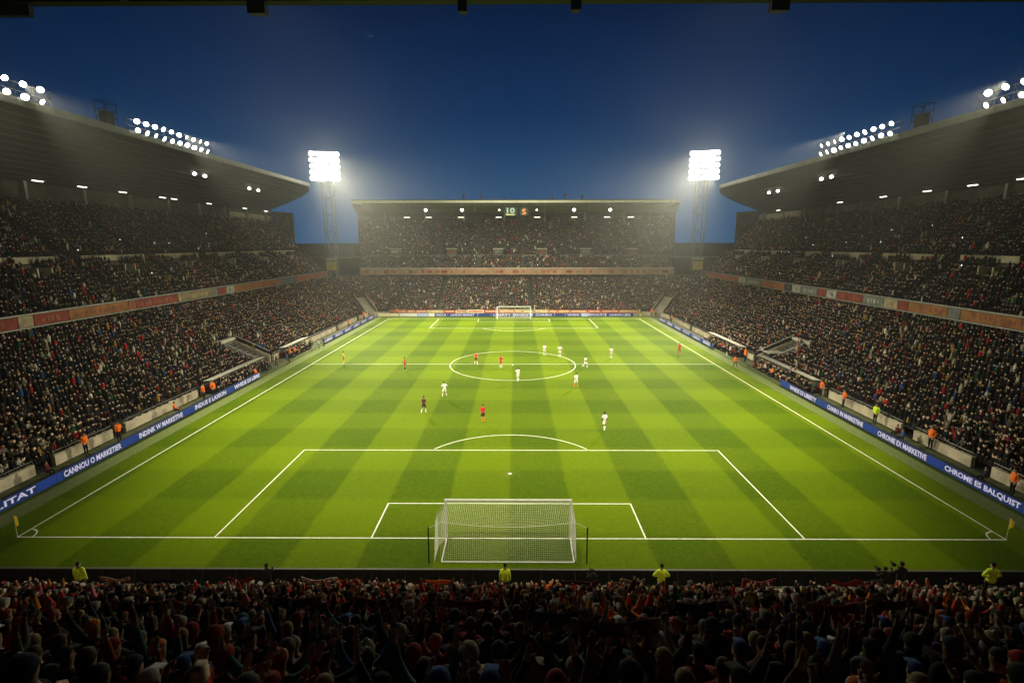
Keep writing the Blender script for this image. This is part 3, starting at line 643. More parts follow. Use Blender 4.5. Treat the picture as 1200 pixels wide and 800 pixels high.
# ------------------------------------------------------------------ goals, flags
def goal(y, sg, hw, h, label, net_step, deep):
    e = empty('goal', (0, y, 0)); tag(e, label, 'goal')
    b = MB(); rr = .085
    for x in (-hw, hw): b.tube((x, 0, 0), (x, 0, h + .06), rr, M_white, 12)
    b.tube((-hw, 0, h), (hw, 0, h), rr, M_white, 12); b.build('frame', e)
    b = MB(); rb = .05
    b.tube((-hw + .05, sg * deep, .05), (hw - .05, sg * deep, .05), rb, M_white, 8)
    for x in (-hw, hw): b.tube((x, 0, .05), (x * .99, sg * deep, .05), rb, M_white, 8)
    b.build('ground_bar', e)
    hb = 2.38; yt = 2.0
    for x in (-hw - .75, hw + .75):
        b = MB(); b.tube((x, sg * (deep + .05), 0), (x, sg * (deep - .05), hb + .05), .045, M_black, 8); b.build('net_pole', e)
    b = MB()
    for sx in (-1, 1): b.tube((sx * (hw + .75), sg * (deep - .05), hb), (sx * (hw + .12), sg * yt, hb - .05), .012, M_net, 4)
    b.build('guy_cord', e)
    # net panels: top (sagging), back, sides
    b = MB(); rad = .0085; st_ = net_step
    def sag(x): return .34 * (1 - (x / hw) ** 2)
    def top(x, t): return Vector((x * (1 + .02 * t), sg * (yt * t), h * (1 - t) + (hb - sag(x)) * t - .10 * math.sin(math.pi * t)))
    def back(x, t): return Vector((x, sg * (yt + (deep - yt) * t + .12 * math.sin(math.pi * t)), (hb - sag(x)) * (1 - t) + .06 * t))
    nx = int(2 * hw / st_)
    for fn, nt_, tube_n in ((top, int(2.1 / st_), 6), (back, int(2.4 / st_), 5)):
        for i in range(nx + 1):
            x = -hw + 2 * hw * i / nx
            for k in range(tube_n): b.tube(fn(x, k / tube_n), fn(x, (k + 1) / tube_n), rad, M_net, 3)
        for j in range(nt_ + 1):
            t = j / nt_
            for k in range(12): b.tube(fn(-hw + 2 * hw * k / 12, t), fn(-hw + 2 * hw * (k + 1) / 12, t), rad, M_net, 3)
    for k in range(16): b.tube(top(-hw + 2 * hw * k / 16, 1), top(-hw + 2 * hw * (k + 1) / 16, 1), .02, M_net, 4)
    for sx in (-1, 1):
        xx = sx * hw; fl = .42 if sx < 0 else .1
        n1 = int(deep / st_)
        for i in range(n1 + 1):
            d = deep * i / n1; zt = h + (hb - h) * min(d / yt, 1) if d <= yt else hb * (1 - (d - yt) / (deep - yt) * .95)
            b.tube((xx + sx * fl * min(d, 1), sg * d, .05), (xx + sx * fl * min(d, 1), sg * d, zt), rad, M_net, 3)
        for j in range(int(2.4 / st_)):
            z = .05 + j * st_; b.tube((xx, 0, z), (xx + sx * fl, sg * 1, z), rad, M_net, 3); b.tube((xx + sx * fl, sg * 1, z), (xx + sx * fl, sg * (yt + (deep - yt) * (1 - z / hb)), z), rad, M_net, 3)
    b.build('net', e)
goal(0, -1, 4.25, 2.84, 'white goal with its net seen from behind, nearest', .125, 2.74)
goal(105, 1, 4.5, 3.35, 'white goal far away in front of the far stand', .25, 2.6)
for (x, y, nm, lean) in ((-W2, 0, 'near left', 0), (W2, 0, 'near right', 0), (-W2, LEN, 'far left', 0), (W2, LEN, 'far right', 0)):
    e = empty('corner_flag', (x, y, .01)); tag(e, 'yellow corner flag at the %s corner' % nm, 'corner flag', 'corner flags')
    b = MB(); b.tube((0, 0, 0), (0, 0, 1.55), .022, mat('flag_pole', (.7, .65, .4), .5), 6); b.ell((0, 0, 1.56), (.03, .03, .03), M_white, 6, 4); b.build('pole', e)
    b = MB(); mf = mat('yellow_flag_cloth', (.85, .6, .04), .8)
    if not mf.get('t'):
        mf['t'] = 1; n_ = mf.node_tree; tl = n_.nodes.new('ShaderNodeBsdfTranslucent'); tl.inputs[0].default_value = (.85, .6, .04, 1); mx_ = n_.nodes.new('ShaderNodeMixShader'); mx_.inputs[0].default_value = .5
        n_.links.new(n_.nodes['Principled BSDF'].outputs[0], mx_.inputs[1]); n_.links.new(tl.outputs[0], mx_.inputs[2]); n_.links.new(mx_.outputs[0], [q for q in n_.nodes if q.type == 'OUTPUT_MATERIAL'][0].inputs[0])
    vs = []
    for i in range(6):
        t = i / 5
        for (z) in (1.6, .75): vs.append((.02 + .3 * t + .02 * math.sin(5 * t), .06 * math.sin(4 * t) * (1 if z > 1.2 else .6), z - .25 * t * (1 if z > 1.2 else -.9)))
    b.add(vs, [(2 * i, 2 * i + 1, 2 * i + 3, 2 * i + 2) for i in range(5)], mf); b.build('flag', e)

# ------------------------------------------------------------------ dugouts and tunnel mouths
M_can = mat('canopy_sheet', (.4, .38, .33), .5, .2, 1)
for s, ya, yb, lb in ((-1, 34.2, 48.8, 'long pale roofed dugout on the left before the tunnel'), (1, 34.6, 50.2, 'long pale roofed dugout on the right before the tunnel'), (1, 57.2, 72.5, 'pale roofed second dugout further along the right touchline'), (-1, 56.5, 66.5, 'pale roofed second dugout further along the left touchline')):
    e = empty('dugout', (s * 41.0, (ya + yb) / 2, 0)); tag(e, lb, 'dugout', 'dugouts beside the touchlines'); h = (yb - ya) / 2
    b = MB(); b.add([(-s * .7, -h, 1.95), (s * .55, -h, 1.78), (s * .55, h, 1.78), (-s * .7, h, 1.95), (-s * .7, -h, 2.03), (s * .55, -h, 1.86), (s * .55, h, 1.86), (-s * .7, h, 2.03)],
                    [(0, 1, 2, 3), (4, 7, 6, 5), (0, 4, 5, 1), (1, 5, 6, 2), (2, 6, 7, 3), (3, 7, 4, 0)], M_can); b.build('roof', e)
    b = MB(); b.quad((s * .5, -h, 0), (s * .5, h, 0), (s * .5, h, 1.8), (s * .5, -h, 1.8), mat('smoked_panel', (.04, .045, .045), .3)); b.build('back_panel', e)
    b = MB()
    for k in range(int(2 * h // 2) + 1): b.tube((-s * .65, -h + k * 2, 0), (-s * .65, -h + k * 2, 1.95), .035, M_steel, 5)
    b.build('posts', e)
    b = MB(); b.span((-.1, -h + .2, .38), (s * .45, h - .2, .46), mat('bench_red', (.22, .02, .02), .6)); b.span((s * .4, -h + .2, .46), (s * .48, h - .2, .95), mat('bench_red', (.2, .02, .02))); b.build('bench', e)
for s, side in ((-1, 'left'), (1, 'right')):
    e = empty('players_tunnel', (s * 43.5, 51.4, 0)); tag(e, 'dark tunnel mouth framed in %s on the %s' % ('white rails' if s < 0 else 'pale walls with a dark cabin', side), 'tunnel', 'tunnel mouths at halfway')
    b = MB(); b.quad((s * -1.4, -2.4, .03), (s * -1.4, 2.4, .03), (s * 4.5, 2.4, .03), (s * 4.5, -2.4, .03), M_black)
    for y in (-2.5, 2.5): b.add([(-s * 1.6, y - .1, 0), (s * 4.6, y - .1, 0), (s * 4.6, y - .1, 3.9), (-s * 1.6, y - .1, 1.15), (-s * 1.6, y + .1, 0), (s * 4.6, y + .1, 0), (s * 4.6, y + .1, 3.9), (-s * 1.6, y + .1, 1.15)], [(0, 1, 2, 3), (4, 7, 6, 5), (3, 2, 6, 7), (0, 3, 7, 4), (1, 5, 6, 2)], M_conc)
    b.build('side_wall', e)
    b = MB(); b.span((s * 4.3, -2.4, 1.0), (s * 4.6, 2.4, 4.1), M_concd); b.build('lintel_wall', e)
    b = MB(); b.span((s * 4.1, -2.7, 3.9), (s * 4.75, 2.7, 4.35), M_can); b.tube((-s * 1.6, -2.5, 1.9), (s * 4.4, -2.5, 4.7), .05, M_white, 5); b.tube((-s * 1.6, 2.5, 1.9), (s * 4.4, 2.5, 4.7), .05, M_white, 5); b.build('coping', e)
    if s > 0:
        b = MB(); b.span((-1.9, -2.2, 0), (.4, -.1, 2.4), M_black); b.span((-2.0, -2.3, 2.4), (.5, 0, 2.5), M_can); b.build('cabin', e)
b = MB(); b.add([(44.6, 46.3, 2.6), (47.3, 51.6, 3.7), (47.3, 51.6, 4.6), (44.6, 46.3, 3.5), (44.68, 46.3, 2.6), (47.38, 51.6, 3.7), (47.38, 51.6, 4.6), (44.68, 46.3, 3.5)], [(0, 1, 2, 3), (4, 7, 6, 5), (3, 2, 6, 7), (0, 4, 5, 1), (0, 3, 7, 4), (1, 5, 6, 2)], bmat('red')); b.add([(44.75, 46.8, 3.0), (47.0, 51.2, 3.95), (47.0, 51.2, 4.25), (44.75, 46.8, 3.3)], [(0, 1, 2, 3)], bmat('cream'))
tag(b.build('cloth_banner'), 'red banner with pale lettering above the right tunnel', 'banner')

# ------------------------------------------------------------------ people
SKIN, TOP, BOT, SOCK, SHOE, EYE, HAIR = range(7)
def unit(v): v = Vector(v); return v / v.length
def joints(arms='down', legs='stand', lean=0.0, seed=0):
    q = random.Random(seed); J = {}
    dz = 0.0; yo = 0.0
    if legs == 'sit': dz = -.45
    if legs == 'crouch': dz = -.5
    p = Vector((0, 0, .95 + dz)); J['pelvis'] = p
    ln = Vector((0, math.sin(lean), math.cos(lean)))
    J['waist'] = p + ln * .14; J['chest'] = p + ln * .36; J['neckb'] = p + ln * .51; J['neck'] = p + ln * .575 + Vector((0, .01, 0))
    J['head1'] = p + ln * .64 + Vector((0, .03, 0)); J['head2'] = p + ln * .725 + Vector((0, .02, 0)); J['head3'] = p + ln * .79 + Vector((0, .005, 0))
    A = {'down': ((.12, .05, -1), (.02, .25, -1)), 'hips': ((.75, -.1, -.8), (-.8, .45, -.4)), 'run': ((.25, .7, -.7), (-.1, .8, .35)), 'runb': ((.25, -.8, -.7), (-.1, .55, -.5)),
         'up': ((.45, .1, .9), (.12, .05, 1)), 'wide': ((.95, .15, .55), (.45, .1, .9)), 'scarf': ((.75, .3, .72), (.25, .1, .97)), 'clap': ((.35, .65, .15), (-.45, .45, .75)),
         'phone': ((.2, .6, -.6), (-.25, .7, .55)), 'pockets': ((.35, -.12, -.95), (-.35, .35, -.7)), 'lap': ((.2, .25, -.95), (-.2, .8, -.25)), 'camera': ((.35, .45, -.7), (-.35, .75, .6))}
    for s, sd in ((-1, 'L'), (1, 'R')):
        nm = arms if isinstance(arms, str) else arms[0 if s < 0 else 1]
        a, b_ = A[nm]; j = lambda: q.uniform(-.08, .08)
        sh = J['chest'] + ln * .085 + Vector((s * .185, -.01, 0)); up = nm in ('up', 'wide', 'scarf')
        if up: sh = sh + Vector((-s * .01, 0, .04))
        J['sh' + sd] = sh
        el = sh + unit((s * (a[0] + j()), a[1] + j(), a[2] + j())) * .29; J['el' + sd] = el
        wr = el + unit((s * (b_[0] + j()), b_[1] + j(), b_[2] + j())) * .25; J['wr' + sd] = wr
        hd = wr + unit((s * (b_[0] * .5), b_[1] + .05, b_[2])) * .085; J['ha' + sd] = hd
        hip = p + Vector((s * .09, 0, -.05)); J['hip' + sd] = hip
        T = {'stand': ((.03, .05, -1), (.0, -.05, -1)), 'apart': ((.22, .02, -1), (.12, -.06, -1)), 'walk': ((.02, .38 * s, -1), (0, -.12 if s > 0 else -.55, -1)),
             'run': ((.02, .75 if s > 0 else -.25, -.9), (0, -.35 if s > 0 else -.95, -1 if s > 0 else -.45)), 'sit': ((.12, 1, -.02), (0, .05, -1)), 'crouch': ((.3, .95, .12), (-.05, -.35, -1))}[legs]
        kn = hip + unit((s * T[0][0], T[0][1], T[0][2])) * .425; J['kn' + sd] = kn
        an = kn + unit((s * T[1][0], T[1][1], T[1][2])) * .41; J['an' + sd] = an
        J['to' + sd] = an + Vector((s * .03, .17, -.055))
    low = min(J['anL'].z, J['anR'].z); sh_ = .09 - low
    if legs == 'sit': sh_ = .09 - low
    for k in J: J[k] = J[k] + Vector((0, 0, sh_))
    return J
EDG = [('pelvis', 'waist'), ('waist', 'chest'), ('chest', 'neckb'), ('neckb', 'neck'), ('neck', 'head1'), ('head1', 'head2'), ('head2', 'head3')]
for sd in 'LR': EDG += [('chest', 'sh' + sd), ('sh' + sd, 'el' + sd), ('el' + sd, 'wr' + sd), ('wr' + sd, 'ha' + sd), ('pelvis', 'hip' + sd), ('hip' + sd, 'kn' + sd), ('kn' + sd, 'an' + sd), ('an' + sd, 'to' + sd)]
def radii(coat):
    k = 1.18 if coat else 1.0
    d = dict(pelvis=(.165 * k, .125 * k), waist=(.15 * k, .115 * k), chest=(.175 * k, .13 * k), neckb=(.085 * k, .08 * k), neck=(.062, .062), head1=(.078, .09), head2=(.098, .112), head3=(.066, .075))
    for sd in 'LR':
        d.update({'sh' + sd: (.078 * k,) * 2, 'el' + sd: (.052 * k,) * 2, 'wr' + sd: (.034 * k,) * 2, 'ha' + sd: (.042, .024), 'hip' + sd: (.105, .105), 'kn' + sd: (.068, .068), 'an' + sd: (.043, .043), 'to' + sd: (.042, .035)})
    return d
def body(J, sleeves='long', legsw='long', coat=True, fingers=False, sub=1, face=True, headhair=False, hz=.02, hy=.015):
    """one skinned body surface -> (verts, faces, class per face)"""
    names = list(dict.fromkeys([n for e in EDG for n in e])); names.sort(key=lambda n: n != 'pelvis')
    V = [J[n] for n in names]; E_ = [(names.index(a), names.index(b_)) for a, b_ in EDG]; rd = radii(coat); RR = [rd[n] for n in names]
    roots = [0]; chains = []
    if fingers:
        for sd, s in (('L', -1), ('R', 1)):
            d = unit(J['ha' + sd] - J['wr' + sd]); side_ = unit(d.cross(Vector((0, 1, 0)))) if abs(d.y) < .9 else Vector((1, 0, 0)); nrm = unit(side_.cross(d))
            for k, (off, ln_) in enumerate(((-.030, .062), (-.010, .075), (.010, .07), (.030, .055), (-.036, .05))):
                base = J['ha' + sd] + side_ * off * .8 - d * (.02 if k < 4 else .045); dd = d if k < 4 else unit(d * .6 - side_ * .8)
                pts = [base, base + dd * (ln_ * .55 + .02) + nrm * .004, base + dd * (ln_ + .02) + nrm * .018]
                o_ = len(V); V += pts; RR += [(.011, .011), (.0095, .0095), (.0075, .0075)]; E_ += [(o_, o_ + 1), (o_ + 1, o_ + 2)]; roots.append(o_)
    me = bpy.data.meshes.new('tmp'); me.from_pydata([tuple(v) for v in V], E_, [])
    ob = bpy.data.objects.new('tmp', me); C.objects.link(ob)
    md = ob.modifiers.new('s', 'SKIN'); md.use_smooth_shade = True
    if not me.skin_vertices: raise RuntimeError('no skin layer')
    sv = me.skin_vertices[0].data
    for i, rr in enumerate(RR): sv[i].radius = rr; sv[i].use_root = i in roots
    if sub:
        ss = ob.modifiers.new('u', 'SUBSURF'); ss.levels = sub; ss.render_levels = sub
    dg = bpy.context.evaluated_depsgraph_get(); ev = bpy.data.meshes.new_from_object(ob.evaluated_get(dg))
    vs = [v.co.copy() for v in ev.vertices]; fs = [list(p.vertices) for p in ev.polygons]
    bpy.data.objects.remove(ob); bpy.data.meshes.remove(me); bpy.data.meshes.remove(ev)
    segs = [(a, b_, J[a], J[b_]) for a, b_ in EDG]; cls = []
    SA = np.array([s_[2] for s_ in segs]); SB = np.array([s_[3] for s_ in segs]); D = SB - SA; DD = (D * D).sum(1)
    h2 = J['head2']
    for p in fs:
        c = np.array(sum((vs[i] for i in p), Vector()) / len(p)); t = np.clip(((c - SA) * D).sum(1) / DD, 0, 1); dist = np.linalg.norm(c - (SA + D * t[:, None]), axis=1)
        k = int(dist.argmin()); a, tt = segs[k][0], t[k]; b_ = segs[k][1]
        if a in ('neck', 'head1', 'head2'):
            cl = SKIN
            if headhair and (c[2] > h2.z + hz or (c[1] < h2.y + hy and c[2] > h2.z - .1)): cl = HAIR
        elif a == 'neckb': cl = SKIN if tt > .6 else TOP
        elif a in ('waist', 'chest') or b_[:2] == 'sh': cl = TOP
        elif a == 'pelvis': cl = TOP if (b_ == 'waist' or coat) else BOT
        elif a[:2] == 'sh': cl = TOP if (sleeves == 'long' or tt < .75) else SKIN
        elif a[:2] == 'el': cl = TOP if (sleeves == 'long' and tt < .96) else SKIN
        elif a[:2] == 'wr': cl = SKIN
        elif a[:3] == 'hip': cl = BOT if (legsw == 'long' or tt < .72) else SKIN
        elif a[:2] == 'kn': cl = BOT if legsw == 'long' else (SKIN if tt < .12 else SOCK)
        else: cl = SHOE
        cls.append(cl)
    if face:
        b = MB(); z = h2.z; y = h2.y
        for nm_, cc, rr, cl in (('n', (0, y + .093, z - .012), (.013, .018, .022), SKIN), ('e', (-.032, y + .081, z + .012), (.013, .009, .008), EYE), ('e', (.032, y + .081, z + .012), (.013, .009, .008), EYE),
                                ('m', (0, y + .082, z - .052), (.024, .008, .006), EYE), ('l', (-.079, y, z), (.012, .02, .03), SKIN), ('l', (.079, y, z), (.012, .02, .03), SKIN)):
            o_ = len(vs); b2 = MB(); b2.ell(cc, rr, None, 6, 4); vs += [Vector(v) for v in b2.v]; fs += [[i + o_ for i in q] for q in b2.f]; cls += [cl] * len(b2.f)
    return vs, fs, cls
CM = {}
def cmat(nm, col, rough=.85): return mat('cloth_' + nm, col, rough, .12, 9)
TOPS = dict(black=(.012, .012, .014), charcoal=(.03, .03, .033), navy=(.012, .018, .05), grey=(.14, .14, .14), maroon=(.09, .012, .016), red=(.33, .018, .016), brown=(.07, .04, .022), olive=(.05, .055, .025), blue=(.03, .09, .3), white=(.6, .6, .58), cream=(.42, .36, .25), green=(.02, .13, .05), orange=(.75, .17, .02), yellow=(.6, .42, .04), purple=(.09, .03, .14), teal=(.02, .13, .15), pink=(.5, .12, .2),
            hi_vis_orange=(.95, .19, .02), hi_vis_yellow=(.75, .97, .04), kit_white=(.85, .85, .83), kit_red=(.62, .035, .02), kit_yellow=(.85, .62, .06), kit_dark=(.10, .012, .02))
SK = [mat('skin_pale', (.5, .3, .22), .6, .08, 12), mat('skin_tan', (.36, .2, .13), .6, .08, 12), mat('skin_brown', (.17, .085, .05), .6, .08, 12)]
HR = dict(black=(.01, .009, .008), brown=(.05, .028, .015), fair=(.3, .2, .09), grey=(.25, .24, .23))
def hmat(nm): return mat('hair_' + nm, HR[nm], .7, .2, 30)
M_eye = mat('eye_dark', (.02, .015, .012), .4)
PROTO = {}
def mk_body(key, **kw):
    if key in PROTO: return PROTO[key]
    arms, legs, lean, seed = key[:4]
    J = joints(arms, legs, lean, seed); vs, fs, cls = body(J, **kw)
    me = bpy.data.meshes.new('body'); me.from_pydata([tuple(v) for v in vs], [], fs)
    for m in (SK[0], cmat('black', TOPS['black']), cmat('charcoal', TOPS['charcoal']), cmat('charcoal', TOPS['charcoal']), M_black, M_eye): me.materials.append(m)
    me.polygons.foreach_set('material_index', cls); me.polygons.foreach_set('use_smooth', [True] * len(fs)); me.update()
    PROTO[key] = (me, J); return PROTO[key]
HEADW = {}
def headwear(kind, m1, m2, J, lean_key):
    key = (kind, m1.name, m2.name, lean_key)
    if key in HEADW: return HEADW[key]
    h = J['head2']; b = MB(); rot = Matrix.Rotation(R(22), 3, 'X'); c = (h.x, h.y - .006, h.z + .012)
    if kind in ('short hair',): b.ell(c, (.089, .103, .103), m1, 12, 6, rot, 0, R(100))
    elif kind == 'long hair': b.ell(c, (.092, .106, .105), m1, 12, 6, rot, 0, R(98)); b.ell((h.x, h.y - .055, h.z - .09), (.085, .045, .13), m1, 10, 6)
    elif kind == 'beanie': b.ell((c[0], c[1], c[2] + .006), (.098, .11, .125), m1, 12, 6, rot, 0, R(88)); b.ell((c[0], c[1], c[2] + .012), (.104, .116, .03), m1, 12, 4, rot, R(30), R(150))
    elif kind == 'bobble hat': b.ell((c[0], c[1], c[2] + .006), (.098, .11, .125), m1, 12, 6, rot, 0, R(88)); b.ell((c[0], c[1], c[2] + .012), (.104, .116, .03), m2, 12, 4, rot, R(30), R(150)); b.ell((h.x, h.y - .04, h.z + .155), (.035, .035, .035), m2, 8, 6)
    elif kind == 'cap': b.ell((c[0], c[1], c[2] + .008), (.095, .106, .1), m1, 12, 6, rot, 0, R(82)); b.add([(-.07, h.y + .08, h.z + .05), (.07, h.y + .08, h.z + .05), (.055, h.y + .17, h.z + .03), (-.055, h.y + .17, h.z + .03), (-.07, h.y + .08, h.z + .06), (.07, h.y + .08, h.z + .06), (.055, h.y + .17, h.z + .038), (-.055, h.y + .17, h.z + .038)], [(0, 3, 2, 1), (4, 5, 6, 7), (2, 3, 7, 6), (0, 4, 7, 3), (1, 2, 6, 5)], m1)
    elif kind == 'hood': b.ell((h.x, h.y - .022, h.z), (.108, .118, .135), m1, 12, 8, Matrix.Rotation(R(50), 3, 'X'), 0, R(118)); b.ell((h.x, h.y - .05, h.z - .13), (.12, .085, .06), m1, 12, 6)
    me = bpy.data.meshes.new(kind.replace(' ', '_')); me.from_pydata(b.v, [], b.f)
    for m in b.mats: me.materials.append(m)
    me.polygons.foreach_set('material_index', b.m); me.polygons.foreach_set('use_smooth', [True] * len(b.f)); me.update()
    HEADW[key] = me; return me
PART_OF = {'short hair': 'hair', 'long hair': 'hair', 'beanie': 'beanie', 'bobble hat': 'bobble_hat', 'cap': 'cap', 'hood': 'hood'}
def person(loc, face_deg, label, group, arms='down', legs='stand', lean=0.0, seed=0, top='black', bot='charcoal', sock=None, shoe='black', skin=0, head='short hair', hcol='brown', h2col='white', kit='coat', scale=1.0, fingers=False, neck_scarf=None):
    """face_deg: 0 = facing +Y (away from the camera end)"""
    kw = dict(coat=dict(sleeves='long', legsw='long', coat=True), kit=dict(sleeves='short', legsw='short', coat=False))[kit]
    me, J = mk_body((arms, legs, lean, seed, kit, fingers), fingers=fingers, sub=1, **kw)
    o = bpy.data.objects.new('person', me); C.objects.link(o); o.location = loc; o.rotation_euler = (0, 0, R(face_deg)); o.scale = (scale,) * 3
    for i, m in enumerate((SK[skin], cmat(top, TOPS[top]), cmat(bot, TOPS[bot]), cmat(sock or bot, TOPS[sock or bot]), cmat(shoe, TOPS.get(shoe, (.02, .02, .02))), M_eye)):
        o.material_slots[i].link = 'OBJECT'; o.material_slots[i].material = m
    m1 = hmat(hcol) if 'hair' in head else cmat(hcol, TOPS[hcol]); m2 = cmat(h2col, TOPS[h2col])
    hm = headwear(head, m1, m2, J, (lean, legs)); h = bpy.data.objects.new(PART_OF[head], hm); C.objects.link(h); h.parent = o
    if neck_scarf:
        key = ('scarf', neck_scarf, lean, legs)
        if key not in HEADW:
            b = MB(); n_ = J['neck']; ms = cmat(neck_scarf, TOPS[neck_scarf]); b.ell((n_.x, n_.y, n_.z - .03), (.1, .105, .05), ms, 12, 5, None, R(25), R(155)); b.add([(-.05, n_.y + .13, n_.z - .05), (.05, n_.y + .13, n_.z - .05), (.06, n_.y + .2, n_.z - .4), (-.04, n_.y + .2, n_.z - .4)], [(0, 1, 2, 3)], ms)
            b.f.append([3 - i + len(b.v) - 4 for i in range(4)]); b.m.append(0); b.f.pop(); b.m.pop()
            mm = bpy.data.meshes.new('scarf'); mm.from_pydata(b.v, [], b.f); mm.materials.append(ms); HEADW[key] = mm
        k = bpy.data.objects.new('scarf', HEADW[key]); C.objects.link(k); k.parent = o
    tag(o, label, 'person', group)
    return o, J

# players
GP = 'players on the pitch'
PL = [((-28.66, 52.3), 100, 'goalkeeper-yellow shirted figure standing on the halfway line far left', dict(arms='down', legs='apart', top='kit_yellow', bot='kit_red', sock='kit_yellow', hcol='brown')),
      ((-17.28, 47.6), -60, 'player in red shirt and dark socks on the left, just below halfway', dict(arms='down', legs='stand', top='kit_red', bot='kit_red', sock='black', hcol='black', skin=1)),
      ((-10.47, 26.5), -30, 'player in dark striped red shirt and black shorts walking left of centre', dict(arms='down', legs='walk', top='kit_dark', bot='black', sock='kit_white', hcol='black', skin=1)),
      ((-8.93, 33.1), 20, 'white kit player left of the centre circle, beside the dark red one', dict(arms='hips', legs='apart', top='kit_white', bot='kit_white', sock='kit_white', hcol='black')),
      ((-3.21, 23.2), 5, 'player in red shirt, black shorts and orange socks nearest the middle', dict(arms='down', legs='stand', top='kit_red', bot='black', sock='hi_vis_orange', hcol='black')),
      ((-6.16, 51.7), 150, 'player in orange-red shirt inside the circle near its left edge', dict(arms='hips', legs='apart', top='kit_red', bot='kit_dark', sock='kit_white', hcol='brown')),
      ((-1.92, 49.3), 170, 'slim player all in red inside the centre circle', dict(arms='down', legs='stand', top='kit_red', bot='kit_red', sock='kit_white', hcol='black')),
      ((.83, 40.9), 10, 'white kit player walking over the near edge of the centre circle', dict(arms='run', legs='walk', top='kit_white', bot='kit_white', sock='kit_white', hcol='black')),
      ((5.72, 58.8), 180, 'white kit player at the far edge of the circle, left of a pair', dict(arms='down', legs='stand', top='kit_white', bot='kit_white', sock='kit_white', hcol='brown')),
      ((8.41, 57.7), 160, 'white kit player at the far edge of the circle, right of a pair', dict(arms='hips', legs='stand', top='kit_white', bot='kit_white', sock='kit_white', hcol='black')),
      ((11.89, 49.3), -70, 'white kit player running just right of the centre circle', dict(arms=('run', 'runb'), legs='run', top='kit_white', bot='kit_white', sock='kit_white', hcol='black', skin=1)),
      ((9.0, 37.7), 10, 'white kit player with orange socks below right of the circle', dict(arms='down', legs='apart', top='kit_white', bot='kit_white', sock='orange', hcol='black')),
      ((17.34, 56.3), 190, 'white kit player far right of the circle beyond halfway', dict(arms='down', legs='stand', top='kit_white', bot='kit_white', sock='kit_white', hcol='brown')),
      ((10.11, 20.8), 10, 'white kit player closest to the camera, walking away with four shadows', dict(arms='down', legs='walk', top='kit_white', bot='kit_white', sock='kit_white', hcol='black', skin=2)),
      ((30.5, 59.9), 120, 'player in red near the right touchline beyond halfway', dict(arms='down', legs='walk', top='kit_red', bot='kit_red', sock='kit_red', hcol='black'))]
for k, ((x, y), fd, lb, kw) in enumerate(PL): person((x, y, .012), fd, lb.replace('goalkeeper-yellow shirted figure', 'player in yellow shirt'), GP, kit='kit', seed=k, shoe='white', scale=1.2, **kw)

# stewards and touchline people
def side_p(x, y, lb, grp, **kw): return person((x, y, 0.004), kw.pop('fd', 90 if x > 0 else -90), lb, grp, seed=kw.pop('seed', 1), **kw)
GS = 'stewards in orange jackets beside the stands'
for (x, y, fd, lb, sc_, lg) in ((-40.8, 14, -95, 'steward in orange jacket at the left wall, nearest the corner', 1.08, 'stand'), (-40.1, 17.3, 80, 'steward in orange jacket right behind the left boards', 1.08, 'stand'), (-40.2, 26.1, -60, 'small orange steward by the pale left wall before the pair', 1.0, 'crouch'),
                        (-39.9, 31.4, -80, 'left one of two orange stewards before the left dugout', 1.1, 'stand'), (-39.5, 32.9, -110, 'right one of two orange stewards before the left dugout', 1.1, 'stand'), (-39.2, 43.4, -80, 'crouching orange figure at the end of the left boards', 1.0, 'crouch'),
                        (-39.6, 89, -90, 'distant orange steward by the far left boards', 1.15, 'stand'), (-40.2, 103.5, -120, 'orange steward in the far left corner', 1.15, 'stand'), (-33, 111.2, 180, 'orange steward left behind the far goal line boards', 1.1, 'stand'),
                        (41.0, 33.6, 90, 'orange steward at the near end of the right dugout', 1.08, 'stand'), (41.0, 28.9, 80, 'orange steward by the right wall before the dugout', 1.1, 'stand'), (41.3, 15.8, 95, 'orange steward standing by a gate in the right wall', 1.15, 'stand'),
                        (40.4, 6.4, 85, 'orange steward nearest the right corner flag', 1.08, 'stand'), (39.6, 43.9, 90, 'crouching orange figure where the right boards end', 1.0, 'crouch'), (39.8, 53.7, 100, 'orange steward beside the right tunnel', 1.2, 'stand'),
                        (40.3, 97.5, 90, 'distant orange steward by the far right boards', 1.15, 'stand'), (38.5, 110, 150, 'orange steward in the far right corner', 1.15, 'stand')):
    side_p(x, y, lb, GS, fd=fd, top='hi_vis_orange', bot='black', hcol='black', scale=sc_ * 1.17, legs=lg, arms='pockets' if lg == 'stand' else 'lap', seed=3)
side_p(40.9, 23.1, 'steward in bright yellow jacket by the right wall', 'stewards in yellow jackets', fd=100, top='hi_vis_yellow', bot='black', hcol='black', scale=1.3, arms='pockets', seed=4)
GT = 'people standing about the halfway touchline'
